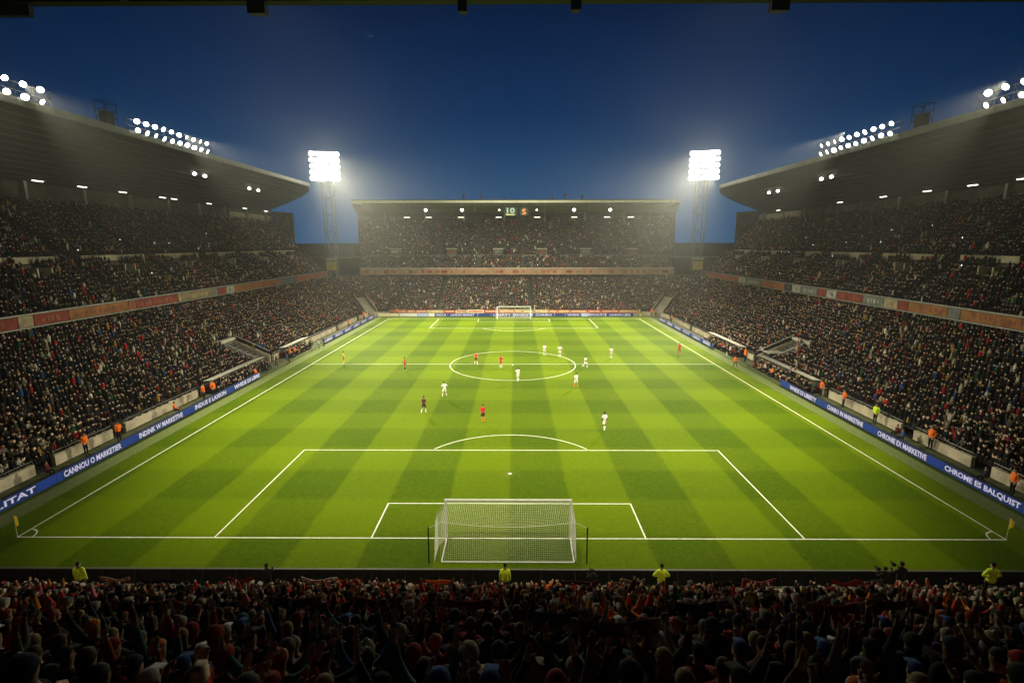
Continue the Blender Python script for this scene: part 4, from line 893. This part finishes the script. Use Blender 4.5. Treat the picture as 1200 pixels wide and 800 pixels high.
for (x, y, fd, top, bot, lg, lb) in ((-38.9, 46.2, -70, 'black', 'navy', 'stand', 'person in black coat by the end of the left boards'), (-39.5, 48.2, -100, 'navy', 'black', 'crouch', 'crouching person in navy before the left tunnel'), (-39.2, 50.4, -80, 'black', 'black', 'walk', 'person in black walking from the left tunnel'),
                             (-38.6, 53.0, -60, 'blue', 'navy', 'crouch', 'crouching person in bright blue jacket on the left'), (-39.6, 56.4, -90, 'orange', 'black', 'stand', 'person in orange bib, first of two on the left'), (-39.4, 58.0, -90, 'orange', 'navy', 'stand', 'person in orange bib, second of two on the left'),
                             (-38.3, 63.5, -95, 'green', 'white', 'walk', 'person in green top and white trousers on the left touchline'), (-37.7, 65.0, -70, 'white', 'green', 'stand', 'person in white top among the left touchline group'), (-37.6, 67.3, -90, 'navy', 'navy', 'stand', 'person in navy tracksuit before the far left boards'),
                             (36.5, 50.0, 120, 'hi_vis_orange', 'black', 'walk', 'person in orange bib and black shorts walking on the right touchline'), (38.1, 57.2, 90, 'black', 'white', 'stand', 'person in black top and white trousers right of halfway'), (37.9, 64.3, 90, 'navy', 'blue', 'walk', 'person in navy at the end of the far right boards'),
                             (40.0, 50.0, 90, 'red', 'red', 'sit', 'person sitting in red beside the right tunnel'), (39.9, 46.8, 95, 'white', 'black', 'sit', 'person in white sitting near the right boards'), (39.3, 58.8, 80, 'white', 'charcoal', 'stand', 'person in white coat before the second right dugout'),
                             (40.3, 18.9, 90, 'maroon', 'black', 'crouch', 'photographer in maroon coat crouching behind the right boards'), (39.9, 17.6, 70, 'blue', 'black', 'crouch', 'photographer in blue coat crouching behind the right boards'), (40.2, 8.6, 80, 'black', 'black', 'crouch', 'photographer in black crouching near the right corner'), (-40.4, 9.4, -80, 'maroon', 'black', 'crouch', 'person in maroon crouching near the left corner')):
    side_p(x, y, lb, GT, fd=fd, top=top, bot=bot, hcol=random.choice(['black', 'brown']), scale=1.08, legs=lg, arms=random.choice(['down', 'pockets']) if lg != 'sit' else 'lap', seed=5)
GN = 'stewards in yellow jackets'
for (x, y, lb, ar) in ((-24.4, -6.0, 'steward in yellow jacket at the front of the near stand, left', 'wide'), (-.1, -6.0, 'steward in yellow jacket directly below the near goal', 'down'), (8.75, -6.0, 'steward in yellow jacket just right of the near goal', 'hips'), (27.2, -6.1, 'steward in yellow jacket at the front of the near stand, right', 'hips')):
    person((x, y, 0), 0 if ar != 'wide' else 8, lb, GN, top='hi_vis_yellow', bot='black', hcol='black', head='short hair', arms='down' if ar == 'wide' else ar, legs='apart', seed=6, scale=1.22 if x < 20 else 1.34)
for (x, y, lb, sc_, ar) in ((22.3, -5.9, 'tall photographer in black filming at the right of the near board', 1.28, 'camera'), (21.4, -5.9, 'shorter photographer in black beside the tall one', 1.1, 'camera'), (-13.7, -5.9, 'person in black standing alone by the near board, left', 1.15, 'phone'), (4.9, -5.9, 'person in black with camera right of the near goal', .98, 'camera')):
    p, J = person((x, y, 0), 10, lb, 'photographers in black behind the near board', top='black', bot='black', hcol='black', arms=ar, legs='apart', seed=7, scale=sc_, skin=2)
    if ar == 'camera':
        e = MB(); e.span((-.09, -.08, -.07), (.09, .09, .08), M_black); e.tube((0, .08, .0), (0, .26, .0), .045, M_black, 10, .055); e.span((-.03, -.05, .08), (.03, .06, .12), M_black)
        hw_ = (J['haL'] + J['haR']) / 2 * sc_; e = e.build('video_camera', None, (x + hw_.x - .05, y + hw_.y + .05, hw_.z + .02)); tag(e, 'black video camera held by the ' + lb.split(' in black')[0].replace('person', 'figure') + (' beside the goal' if x < 10 else ' at the board'), 'camera')
# barrier between the two: goals for the crowd data
CR_V, CR_F, CR_C = [], [], []; CR_N = 0
def cols(arr): return np.array(arr, float)
JK = cols([(.008, .008, .009)] * 18 + [(.016, .016, .018)] * 10 + [(.01, .012, .025)] * 6 + [(.05, .05, .05)] * 2 + [(.03, .018, .01)] * 5 + [(.04, .008, .01)] * 4 + [(.025, .027, .014)] * 3 + [(.18, .016, .014)] * 1 + [TOPS['red']] * 1 + [(.5, .45, .36)] + [(.2, .18, .13), (.012, .06, .03), (.02, .05, .14), (.32, .31, .28), (.3, .17, .03)])
SKN = cols([(.72, .52, .38)] * 5 + [(.45, .3, .2)] * 3 + [(.2, .11, .07)] * 2)
HRC = cols([HR['black']] * 5 + [HR['brown']] * 5 + [HR['fair']] + [HR['grey']] + [(.2, .02, .02), (.5, .48, .44), (.5, .46, .38), (.45, .38, .28), (.06, .06, .07), (.12, .12, .13), (.35, .3, .2)])
def add_crowd(V, F, cls, P, ang, scl, jack=None):
    """V (n,3) F (m,3) cls (m) ; P (k,3)"""
    global CR_N
    V = np.asarray(V, float); F = np.asarray(F, int); cls = np.asarray(cls); k = len(P)
    if not k: return
    c, s_ = np.cos(ang), np.sin(ang)
    X = V[None, :, 0] * c[:, None] - V[None, :, 1] * s_[:, None]; Y = V[None, :, 0] * s_[:, None] + V[None, :, 1] * c[:, None]
    O = np.stack([X * scl[:, None] + P[:, None, 0], Y * scl[:, None] + P[:, None, 1], V[None, :, 2] * scl[:, None] + P[:, None, 2]], -1)
    CR_V.append(O.reshape(-1, 3)); CR_F.append((F[None] + (np.arange(k) * len(V))[:, None, None] + CR_N).reshape(-1, 3)); CR_N += k * len(V)
    T = np.zeros((k, 7, 3)); T[:, SKIN] = SKN[rng.integers(0, len(SKN), k)] * rng.uniform(.45, 1.35, (k, 1)); jj = (jack if jack is not None else JK)
    T[:, TOP] = jj[rng.integers(0, len(jj), k)] * rng.uniform(.7, 1.4, (k, 1)); T[:, BOT] = .025; T[:, SOCK] = .025; T[:, SHOE] = .02; T[:, EYE] = .02; T[:, HAIR] = HRC[rng.integers(0, len(HRC), k)]
    CR_C.append(T[:, cls].reshape(-1, 3))
def tri(fs, cls):
    F, K = [], []
    for p, c in zip(fs, cls):
        for i in range(1, len(p) - 1): F.append((p[0], p[i], p[i + 1])); K.append(c)
    return F, K
def mid_proto(arms, legs, seed, lean=0.0, hz=.02, hy=.015):
    vs, fs, cl = body(joints(arms, legs, lean, seed), sub=0, face=False, headhair=True, hz=hz, hy=hy); F, K = tri(fs, cl); return np.array([tuple(v) for v in vs]), F, K
def low_proto(kind):
    b = MB(); b.mats = [0, 1, 2, 3, 4, 5, 6]; h = 1.22 if kind != 'stand' else 1.6
    # head: front skin, back and top hair
    n = 6; rings = ((.0, .125), (.085, .06), (.095, -.02), (.05, -.11))
    vs = [(0, 0, h + .125)]
    for rr, z in rings[1:]:
        for i in range(n): t = 2 * math.pi * (i + .5) / n; vs.append((rr * math.cos(t), rr * math.sin(t) * 1.1, h + z))
    fs = []; cl = []
    for i in range(n): fs.append((0, 1 + i, 1 + (i + 1) % n)); cl.append(HAIR)
    for j in range(2):
        for i in range(n):
            a = 1 + j * n + i; b_ = 1 + j * n + (i + 1) % n; fs.append((a, a + n, b_ + n, b_)); ymid = math.sin(2 * math.pi * (i + 1) / n); cl.append(SKIN if ymid > -.75 else HAIR)
    o = len(vs); m = 6; lo = h - .85 if kind == 'stand' else h - .72
    for (rx, ry, z) in ((.07, .07, h - .09), (.23, .12, h - .2), (.22, .14, h - .42), (.19, .15, lo)):
        for i in range(m): t = 2 * math.pi * i / m; vs.append((rx * math.cos(t), ry * math.sin(t), z))
    for j in range(3):
        for i in range(m): a = o + j * m + i; b_ = o + j * m + (i + 1) % m; fs.append((a, a + m, b_ + m, b_)); cl.append(TOP)
    if kind == 'stand':
        o = len(vs); vs += [(-.18, -.1, lo), (.18, -.1, lo), (.18, .1, lo), (-.18, .1, lo), (-.12, -.07, 0), (.12, -.07, 0), (.12, .07, 0), (-.12, .07, 0)]
        fs += [(o + i, o + 4 + i, o + 4 + (i + 1) % 4, o + (i + 1) % 4) for i in range(4)]; cl += [BOT] * 4
    else:
        o = len(vs); z = h - .72; vs += [(-.19, 0, z + .14), (.19, 0, z + .14), (.19, .5, z + .1), (-.19, .5, z + .1), (-.17, .52, z - .42), (.17, .52, z - .42)]
        fs += [(o, o + 1, o + 2, o + 3), (o + 3, o + 2, o + 5, o + 4)]; cl += [BOT, BOT]
    if kind == 'up':
        for s in (-1, 1):
            o = len(vs); x = s * .22; vs += [(x - .04, 0, h - .24), (x + .04, 0, h - .24), (x, .06, h - .2), (x + s * .08 - .035, .1, h + .28), (x + s * .08 + .035, .1, h + .28), (x + s * .08, .15, h + .26)]
            fs += [(o, o + 1, o + 4, o + 3), (o + 1, o + 2, o + 5, o + 4), (o + 2, o, o + 3, o + 5), (o + 3, o + 4, o + 5)]; cl += [TOP] * 3 + [SKIN]
    if kind == 'lap':
        for s in (-1, 1):
            o = len(vs); vs += [(s * .24, .0, h - .25), (s * .2, .05, h - .25), (s * .1, .28, h - .5), (s * .14, .3, h - .55), (s * .06, .34, h - .46)]
            fs += [(o, o + 1, o + 2, o + 3), (o + 2, o + 3, o + 4)]; cl += [TOP, SKIN]
    F, K = tri(fs, cl); return np.array(vs), F, K
LOWS = [low_proto('sit'), low_proto('lap'), low_proto('up'), low_proto('stand')]; LW_ = [.4, .3, .1, .2]
HK = dict(hz=.05, hy=-.03)
MIDS = [mid_proto('lap', 'sit', 1, **HK), mid_proto('clap', 'sit', 2, **HK), mid_proto('pockets', 'stand', 3, **HK), mid_proto('up', 'stand', 4, **HK), mid_proto('phone', 'stand', 5, **HK), mid_proto('lap', 'sit', 6, .12, **HK)]; MW = [.34, .16, .2, .08, .1, .12]
def place(P, ang, mid):
    P = np.array(P, float); ang = np.array(ang, float) + rng.normal(0, .22, len(P)); scl = rng.normal(1.0, .075, len(P))
    PR, Wt = (MIDS, MW) if mid else (LOWS, LW_)
    ch = rng.choice(len(PR), len(P), p=np.array(Wt) / sum(Wt))
    for i, (V, F, K) in enumerate(PR):
        m = ch == i; add_crowd(V, F, K, P[m], ang[m], scl[m])
def fill_side(s, T, yend, aisles, rows, ymax_head=None, gaps=()):
    far, near = [], []
    for k in rows:
        x = T['front'] + (k + .42) * T['tread']; z = T['z0'] + k * T['rise']
        ys = np.arange(x - 39 - 2, yend(x) - .4, .5)
        for y in ys:
            yj = y + random.uniform(-.16, .16)
            if any(a - .3 < yj < a + 1.3 for a in aisles) or random.random() < .03 + max(0, .5 * (math.sin(y * .31 + k * .9) * math.sin(y * .13 - k * .37 + s) - .62)): continue
            if any(g0 < yj < g1 and k0 <= k < k1 for g0, g1, k0, k1 in gaps): continue
            d = math.hypot(x, y + 32)
            (near if d < 66 else far).append((s * (x + random.uniform(-.08, .08)), yj, z + .0))
    for lst, mid in ((near, True), (far, False)):
        if lst: place(lst, [R(90) if s > 0 else R(-90)] * len(lst), mid)
for s in (-1, 1):
    fill_side(s, LOW, lambda x: 103.8, (), range(0, 24), gaps=((48.6, 54.2, 0, 8),))
    vg = tuple((yv - .3, yv + 2.7, 7, 11) for yv in (38, 54, 70, 86, 102, 118)) + ((0, 200, 11, 12),)
    fill_side(s, UPP, lambda x: up_end(x) - .8, (31, 46, 62, 78, 94, 110), range(0, 28), gaps=vg)
far = []
for k in range(0, 23):
    y = FLOW['front'] + (k + .42) * .8; z = FLOW['z0'] + k * .37
    for x in np.arange(-35.6, 35.8, .5):
        if -22.2 < x < -20.9 or 4.2 < x < 5.5 or random.random() < .03: continue
        far.append((x + random.uniform(-.09, .09), y, z))
for k in range(28):
    if k == 7: continue
    y = FUPP['front'] + (k + .42) * .84; z = FUPP['z0'] + k * .6
    for x in np.arange(-47.6 - fsp(y), 49.0 + fsp(y), .5):
        if any(a - .2 < x < a + 1.3 for a in (-37.5, -24.6, -11.9, 2.2, 16.3, 30.5, 42.0)) or (7 <= k < 12 and any(abs(x - v) < 2 for v in (-38.5, -20.2, -5.2, 9.0, 23.0, 38.2))) or random.random() < .04: continue
        far.append((x + random.uniform(-.09, .09), y, z))
place(far, [R(180)] * len(far), False)
cor = []; ca = []
for s in (-1, 1):
    for k in range(23):
        ra = 6.35 + k * .8; z = .75 + k * .37; n = int(math.pi / 2 * (ra + 1.3) / .52)
        for i in range(n):
            a = (i + .5) / n * math.pi / 2; x, y = 36 + ra * math.cos(a), 104 + (ra + 2.6) * math.sin(a)
            dx, dy = x - 36, y - 106.6; t = -dx * math.sin(R(47)) + (y - 104 - 2.6 * math.sin(a)) * math.cos(R(47))
            if k < 9 and abs(t) < 2.1: continue
            cor.append((s * x, y, z)); ca.append(R(180) - s * (math.pi / 2 - a))
place(cor, ca, False)
# dugout benches and the row of people behind the boards
dg_ = []; da = []
for s, ya, yb in ((-1, 34.4, 48.6), (1, 34.8, 50.0), (1, 57.4, 72.3), (-1, 56.7, 66.3)):
    for y in np.arange(ya, yb, .62):
        dg_.append((s * 40.75, y, -.02)); da.append(R(90) * s)
        if random.random() < .8: dg_.append((s * 39.8, y + .2, -.35)); da.append(R(90) * s)
place(dg_, da, True)

# near stand: the closest 240 fans are things of their own, the rest join the crowd
seats = []
for i in range(0, 30):
    y = -7.35 - .8 * i; z = .05 + .55 * i; lim = (y + 32) * 1.08 + 9.5
    if lim < 1.2: continue
    for x in np.arange(-lim, lim, .52):
        if any(a < x < a + 1.1 for a in (-16.5, 13.6)) and i < 16: continue
        if random.random() < (.5 if i == 0 else .3 if i == 1 else .1): continue
        seats.append((x + random.uniform(-.1, .1), y + random.uniform(-.06, .06), z, i))
def headpx(p):
    d = Vector((p[0], p[1], p[2] + 1.68)) - CAM; zz = d.dot(f); return (600 + 599 * d.dot(r) / max(zz, .1), 400 - 599 * d.dot(u) / max(zz, .1), zz)
hp = [headpx(p) for p in seats]
vis = [k for k in range(len(seats)) if hp[k][2] > 1.4 and -40 < hp[k][0] < 1240 and hp[k][1] < 840]
order = sorted(vis, key=lambda k: hp[k][2]); NI = 240; ind = order[:NI]; rest = [k for k in range(len(seats)) if k not in set(ind)]
PM = [mid_proto('down', 'stand', 11), mid_proto('up', 'stand', 12), mid_proto('clap', 'stand', 13), mid_proto('pockets', 'apart', 14), mid_proto('wide', 'stand', 15), mid_proto('phone', 'stand', 16), mid_proto('scarf', 'apart', 17)]
JN = cols([TOPS['black']] * 6 + [TOPS['charcoal']] * 4 + [TOPS['navy']] * 3 + [TOPS['maroon']] * 4 + [(.4, .03, .02)] * 6 + [(.55, .04, .03)] * 4 + [(.7, .2, .03)] * 2 + [TOPS['grey'], TOPS['brown'], TOPS['brown'], (.45, .12, .02), (.5, .15, .02), TOPS['yellow'], TOPS['green'], TOPS['blue'], (.4, .38, .33), TOPS['pink']])
P_ = np.array([seats[k][:3] for k in rest]); ch = rng.choice(len(PM), len(P_), p=[.44, .06, .08, .26, .03, .1, .03])
for i, (V, F, K) in enumerate(PM):
    m = ch == i; add_crowd(V, F, K, P_[m], rng.normal(0, .25, m.sum()), rng.normal(1, .05, m.sum()), JN)
for q, (x, i, wd, c, lb) in enumerate(((-20.6, 1, 1.6, 'cream', 'pale scarf held low by the front row near the left steward'), (-13.5, 2, 1.3, 'red', 'red scarf at the front, below the lone figure in black'), (-9.8, 1, 1.9, 'white', 'white scarf stretched in the front rows, left of the near goal'), (-7.6, 3, 1.2, 'kit_red', 'bright red scarf stretched left of the near goal'),
        (-3.2, 3, 1.4, 'orange', 'orange scarf stretched below the near goal'), (3.6, 4, 1.6, 'maroon', 'maroon scarf stretched below the right goal post'), (6.4, 2, 1.3, 'cream', 'cream scarf stretched just left of the right middle steward'), (13.2, 1, 1.8, 'pink', 'pink scarf raised in the front rows on the right'), (16.6, 3, 1.4, 'red', 'red scarf stretched in the third row on the right'), (18.9, 1, 1.5, 'grey', 'grey scarf stretched near the tall photographer'), (-16.4, 4, 1.5, 'navy', 'navy scarf stretched on the left of the near stand'), (10.2, 5, 1.5, 'black', 'black scarf stretched right of the middle stewards'))):
    y = -7.35 - .8 * i; z = .05 + .55 * i + 2.02; b = MB(); vs = []; N = 12
    for k in range(N + 1):
        t = k / N; sg = -.12 * math.sin(math.pi * t) + .04 * math.sin(7 * t + q)
        for dy_ in (-.012, .012):
            for zz in (.1, -.1): vs.append((wd * (t - .5), dy_ + .02 * math.sin(8 * t + q), sg + zz))
    fs = []
    for k in range(N): o_ = k * 4; fs += [(o_, o_ + 1, o_ + 5, o_ + 4), (o_ + 2, o_ + 6, o_ + 7, o_ + 3), (o_, o_ + 4, o_ + 6, o_ + 2), (o_ + 1, o_ + 3, o_ + 7, o_ + 5)]
    b.add(vs, fs, cmat(c, TOPS[c])); tag(b.build('scarf', None, (x, y + .1, z)), lb, 'scarf', 'scarves held up in the near stand')
    V_, F_, K_ = PM[6]; add_crowd(V_, F_, K_, np.array([(x, y, z - 2.02)]), np.zeros(1), np.ones(1) * 1.0, JN)
V = np.concatenate(CR_V).astype(np.float32); F = np.concatenate(CR_F).astype(np.int32); Cc = np.concatenate(CR_C)
me = bpy.data.meshes.new('crowd'); me.vertices.add(len(V)); me.vertices.foreach_set('co', V.ravel()); me.loops.add(len(F) * 3); me.loops.foreach_set('vertex_index', F.ravel())
me.polygons.add(len(F)); me.polygons.foreach_set('loop_start', np.arange(0, len(F) * 3, 3, dtype=np.int32)); me.update(calc_edges=True)
at = me.attributes.new('cloth', 'FLOAT_COLOR', 'FACE'); at.data.foreach_set('color', np.concatenate([Cc, np.ones((len(Cc), 1))], 1).astype(np.float32).ravel())
mc = bpy.data.materials.new('crowd_clothes'); mc.use_nodes = True; n = mc.node_tree; an = n.nodes.new('ShaderNodeAttribute'); an.attribute_name = 'cloth'
bs = n.nodes['Principled BSDF']; bs.inputs['Roughness'].default_value = .9; bs.inputs['Specular IOR Level'].default_value = .06; n.links.new(an.outputs['Color'], bs.inputs['Base Color']); me.materials.append(mc)
ob = bpy.data.objects.new('crowd', me); C.objects.link(ob)
tag(ob, 'dense crowd of spectators in dark coats filling every stand', 'crowd', kind='stuff')
print('crowd faces', len(F), 'near seats', len(seats), 'people rest', len(rest))

# the individual fans, each a different mix of coat, headgear and pose
POSES = [('down', 'arms down'), ('up', 'both arms straight up'), ('clap', 'clapping hands before the face'), ('pockets', 'hands in pockets'), ('wide', 'both arms spread high'), ('phone', 'hands together in front'), (('down', 'up'), 'right arm raised'), (('up', 'down'), 'left arm raised')]
HEADS = [('short hair', 'black'), ('short hair', 'brown'), ('short hair', 'fair'), ('short hair', 'grey'), ('long hair', 'black'), ('long hair', 'brown'), ('long hair', 'fair'), ('beanie', 'grey'), ('beanie', 'black'), ('beanie', 'maroon'), ('beanie', 'navy'), ('beanie', 'red'),
         ('bobble hat', 'red'), ('bobble hat', 'cream'), ('bobble hat', 'orange'), ('cap', 'black'), ('cap', 'blue'), ('cap', 'white'), ('hood', None), ('hood', None)]
COATS = ['black'] * 5 + ['charcoal'] * 4 + ['navy'] * 3 + ['maroon'] * 3 + ['grey', 'brown', 'olive', 'red', 'red', 'green', 'blue', 'teal', 'purple', 'cream']
used = set(); by = {}
def pick_pose(i): return random.choices(range(8), [.36, .08, .12, .2, .05, .1, .05, .04])[0]
def nearest(px, py):
    c = [k for k in ind if k not in special]; return min(c, key=lambda k: (hp[k][0] - px) ** 2 + (hp[k][1] - py) ** 2)
special = {}
for px, py, sp in ((735, 765, dict(coat='red', head=('short hair', 'black'), arms='scarf', scarf='maroon', lb='fan in red jacket holding a dark scarf high, lower right of centre')),
                   (345, 768, dict(coat='grey', head=('beanie', 'grey'), arms=('down', 'up'), lb='fan in grey coat and grey beanie raising a sleeve, lower left')),
                   (456, 742, dict(coat='black', head=('bobble hat', 'orange'), arms='down', lb='fan in a bright orange bobble hat, lower middle')),
                   (228, 745, dict(coat='red', head=('hood', None), arms='up', lb='fan in hooded red coat with both arms up, lower left')),
                   (205, 768, dict(coat='charcoal', head=('cap', 'blue'), arms='pockets', lb='fan in pale blue cap near the lower left')),
                   (340, 712, dict(coat='charcoal', head=('short hair', 'brown'), arms='scarf', scarf='charcoal', lb='fan in charcoal coat holding up a wide dark scarf, left of centre')),
                   (592, 770, dict(coat='black', head=('beanie', 'navy'), arms=('down', 'up'), flag='green', lb='fan in black holding a small green flag, bottom middle')),
                   (900, 742, dict(coat='navy', head=('short hair', 'brown'), arms=('up', 'down'), flag='hi_vis_yellow', lb='fan in navy holding a yellow-green flag on the right')),
                   (845, 775, dict(coat='red', head=('short hair', 'brown'), arms='down', lb='fan in red coat with brown hair, bottom right')),
                   (935, 752, dict(coat='navy', head=('short hair', 'fair'), arms='up', lb='fan in navy with fair hair and both arms straight up, right')),
                   (160, 722, dict(coat='black', head=('cap', 'white'), arms='scarf', scarf='black', lb='fan in white cap stretching a black scarf on the left')),
                   (1060, 735, dict(coat='black', head=('short hair', 'grey'), arms='scarf', scarf='maroon', lb='grey haired fan stretching a maroon scarf on the right')),
                   (560, 722, dict(coat='maroon', head=('beanie', 'maroon'), arms='scarf', scarf='red', lb='fan in maroon beanie stretching a red scarf in the middle')),
                   (820, 722, dict(coat='charcoal', head=('beanie', 'black'), arms='scarf', scarf='charcoal', lb='fan in black beanie stretching a charcoal scarf right of centre')),
                   (640, 742, dict(coat='navy', head=('beanie', 'grey'), arms='scarf', scarf='navy', lb='fan in grey beanie stretching a navy scarf near the middle')),
                   (450, 712, dict(coat='brown', head=('short hair', 'black'), arms='scarf', scarf='brown', lb='fan in brown coat stretching a brown scarf left of centre')),
                   (990, 712, dict(coat='red', head=('bobble hat', 'red'), arms='scarf', scarf='red', lb='fan in red bobble hat stretching a red scarf on the right'))):
    k = nearest(px, py); special[k] = sp
GF = 'fans standing in the dark near stand'
for k in ind:
    x, y, z, i = seats[k]
    if k in special:
        sp = special[k]; coat = sp['coat']; hd, hc = sp['head']; arms = sp['arms']; lb = sp['lb']
    else:
        sp = {}
        for _ in range(400):
            coat = random.choice(COATS); hd, hc = random.choice(HEADS); pi = pick_pose(i); arms, ptxt = POSES[pi]
            if (coat, hd, hc, pi) not in used: break
        used.add((coat, hd, hc, pi))
        lb = 'fan in %s coat%s, %s' % (coat, ' with its hood up' if hd == 'hood' else ' with %s %s' % (hc, hd), ptxt)
    sd = 21 + (k % 2) if isinstance(arms, str) and arms in ('down', 'pockets', 'clap') else 21
    p, J = person((x, y, z), random.gauss(0, 14), lb, GF, arms=arms, legs='stand', seed=sd, top=coat, bot=random.choice(['charcoal', 'navy', 'black']), skin=random.choice([0, 0, 0, 1, 1, 2]), head=hd, hcol=hc or coat, h2col='white' if hd == 'bobble hat' else 'white', scale=random.gauss(1.0, .035), fingers=True)
    if sp.get('scarf') or sp.get('flag'): p.rotation_euler = (0, 0, 0); p.scale = (1, 1, 1)
    if sp.get('scarf'):
        a, c = J['haL'], J['haR']; b = MB(); ms = cmat(sp['scarf'], TOPS[sp['scarf']]); ms2 = cmat('cream', TOPS['cream']) if sp['scarf'] in ('red', 'maroon') else cmat('grey', TOPS['grey'])
        vs = []; N = 16; Lx = (c - a).length
        for q in range(N + 1):
            t = q / N; xx = a.x - .12 + (c.x - a.x + .24) * t; sg = -.07 * math.sin(math.pi * t); yy_ = a.y + .03 + .012 * math.sin(9 * t)
            for dy_ in (-.012, .012):
                for zz in (.04, -.16): vs.append((xx, yy_ + dy_, a.z + sg + zz))
        fs = []
        for q in range(N): o_ = q * 4; fs += [(o_, o_ + 1, o_ + 5, o_ + 4), (o_ + 2, o_ + 6, o_ + 7, o_ + 3), (o_, o_ + 4, o_ + 6, o_ + 2), (o_ + 1, o_ + 3, o_ + 7, o_ + 5)]
        fs += [(0, 2, 3, 1), (4 * N, 4 * N + 1, 4 * N + 3, 4 * N + 2)]
        b.add(vs, fs, ms); b.mi(ms2)
        for q in (0, 1, 14, 15):
            for w_ in range(4): b.m[q * 4 + w_] = 1
        for e_ in (vs[0], vs[4 * N]):
            for q in range(6): b.tube((e_[0], e_[1] + .01, e_[2] - .02 - q * .03), (e_[0] + (-.07 if e_ is vs[0] else .07), e_[1] + .01, e_[2] - .04 - q * .03), .006, ms2, 3)
        tag(b.build('scarf', None, (x, y, z)), '%s scarf stretched overhead by the %s' % (sp['scarf'], lb.split(' holding')[0].split(' stretching')[0]), 'scarf', 'scarves held up in the near stand')
    if sp.get('flag'):
        hnd = J['haR'] if arms[1] == 'up' else J['haL']; b = MB(); mf = cmat(sp['flag'], TOPS[sp['flag']])
        e = empty('flag', (x + hnd.x, y + hnd.y, z + hnd.z)); tag(e, 'small %s flag on a stick held by the %s' % ('green' if sp['flag'] == 'green' else 'yellow-green', lb.split(' holding')[0]), 'flag')
        e.scale = (.42, .42, .42); b.tube((0, 0, -.2), (.05, .03, .55), .02, M_steel, 5); b.build('stick', e); b = MB(); vs = []
        for q in range(9):
            t = q / 8
            for zz in (.53, .18): vs.append((.05 + .42 * t * (.9 if zz < .3 else 1), .03 + .05 * math.sin(6 * t), zz - .26 * t * t))
        b.add(vs, [(2 * q, 2 * q + 1, 2 * q + 3, 2 * q + 2) for q in range(8)], mf); b.build('cloth', e)

# phone torches glinting in the upper tiers
for k in range(36):
    s = random.choice((-1, 1)) if k < 24 else 0
    if s:
        q = random.randrange(2, 20); x = UPP['front'] + (q + .45) * UPP['tread']; y = random.uniform(x - 26, 118); loc = (s * (x - .32), y, UPP['z0'] + q * UPP['rise'] + 1.25); sz = (.02, .09, .15); lb = 'glowing phone held up in the %s upper tier' % ('left' if s < 0 else 'right'); g = 'glowing phones in the %s upper tier' % ('left' if s < 0 else 'right')
    else:
        q = random.randrange(1, 18); loc = (random.uniform(-44, 45), FUPP['front'] + (q + .45) * .84 - .32, FUPP['z0'] + q * .6 + 1.25); sz = (.09, .02, .15); lb = 'glowing phone held up in the far upper tier'; g = 'glowing phones in the far upper tier'
    b = MB(); b.box((0, 0, 0), tuple(v * random.uniform(.9, 1.5) for v in sz), M_phone); b.box((0, 0, -.09), (.05, .05, .06), SK[0]); tag(b.build('phone', None, loc), lb, 'phone', g)

# ------------------------------------------------------------------ haze
b = MB(); mh = bpy.data.materials.new('night_haze'); mh.use_nodes = True; n = mh.node_tree; n.nodes.clear()
o_ = n.nodes.new('ShaderNodeOutputMaterial'); pv = n.nodes.new('ShaderNodeVolumePrincipled'); pv.inputs['Color'].default_value = (.9, .92, .9, 1)
pv.inputs['Density'].default_value = .00052; pv.inputs['Anisotropy'].default_value = .68; n.links.new(pv.outputs[0], o_.inputs['Volume'])
b.span((-133, -78, -1.1), (133, 208, 52), mh); tag(b.build('haze'), 'thin pale night mist hanging over the floodlit ground', 'haze', kind='stuff')
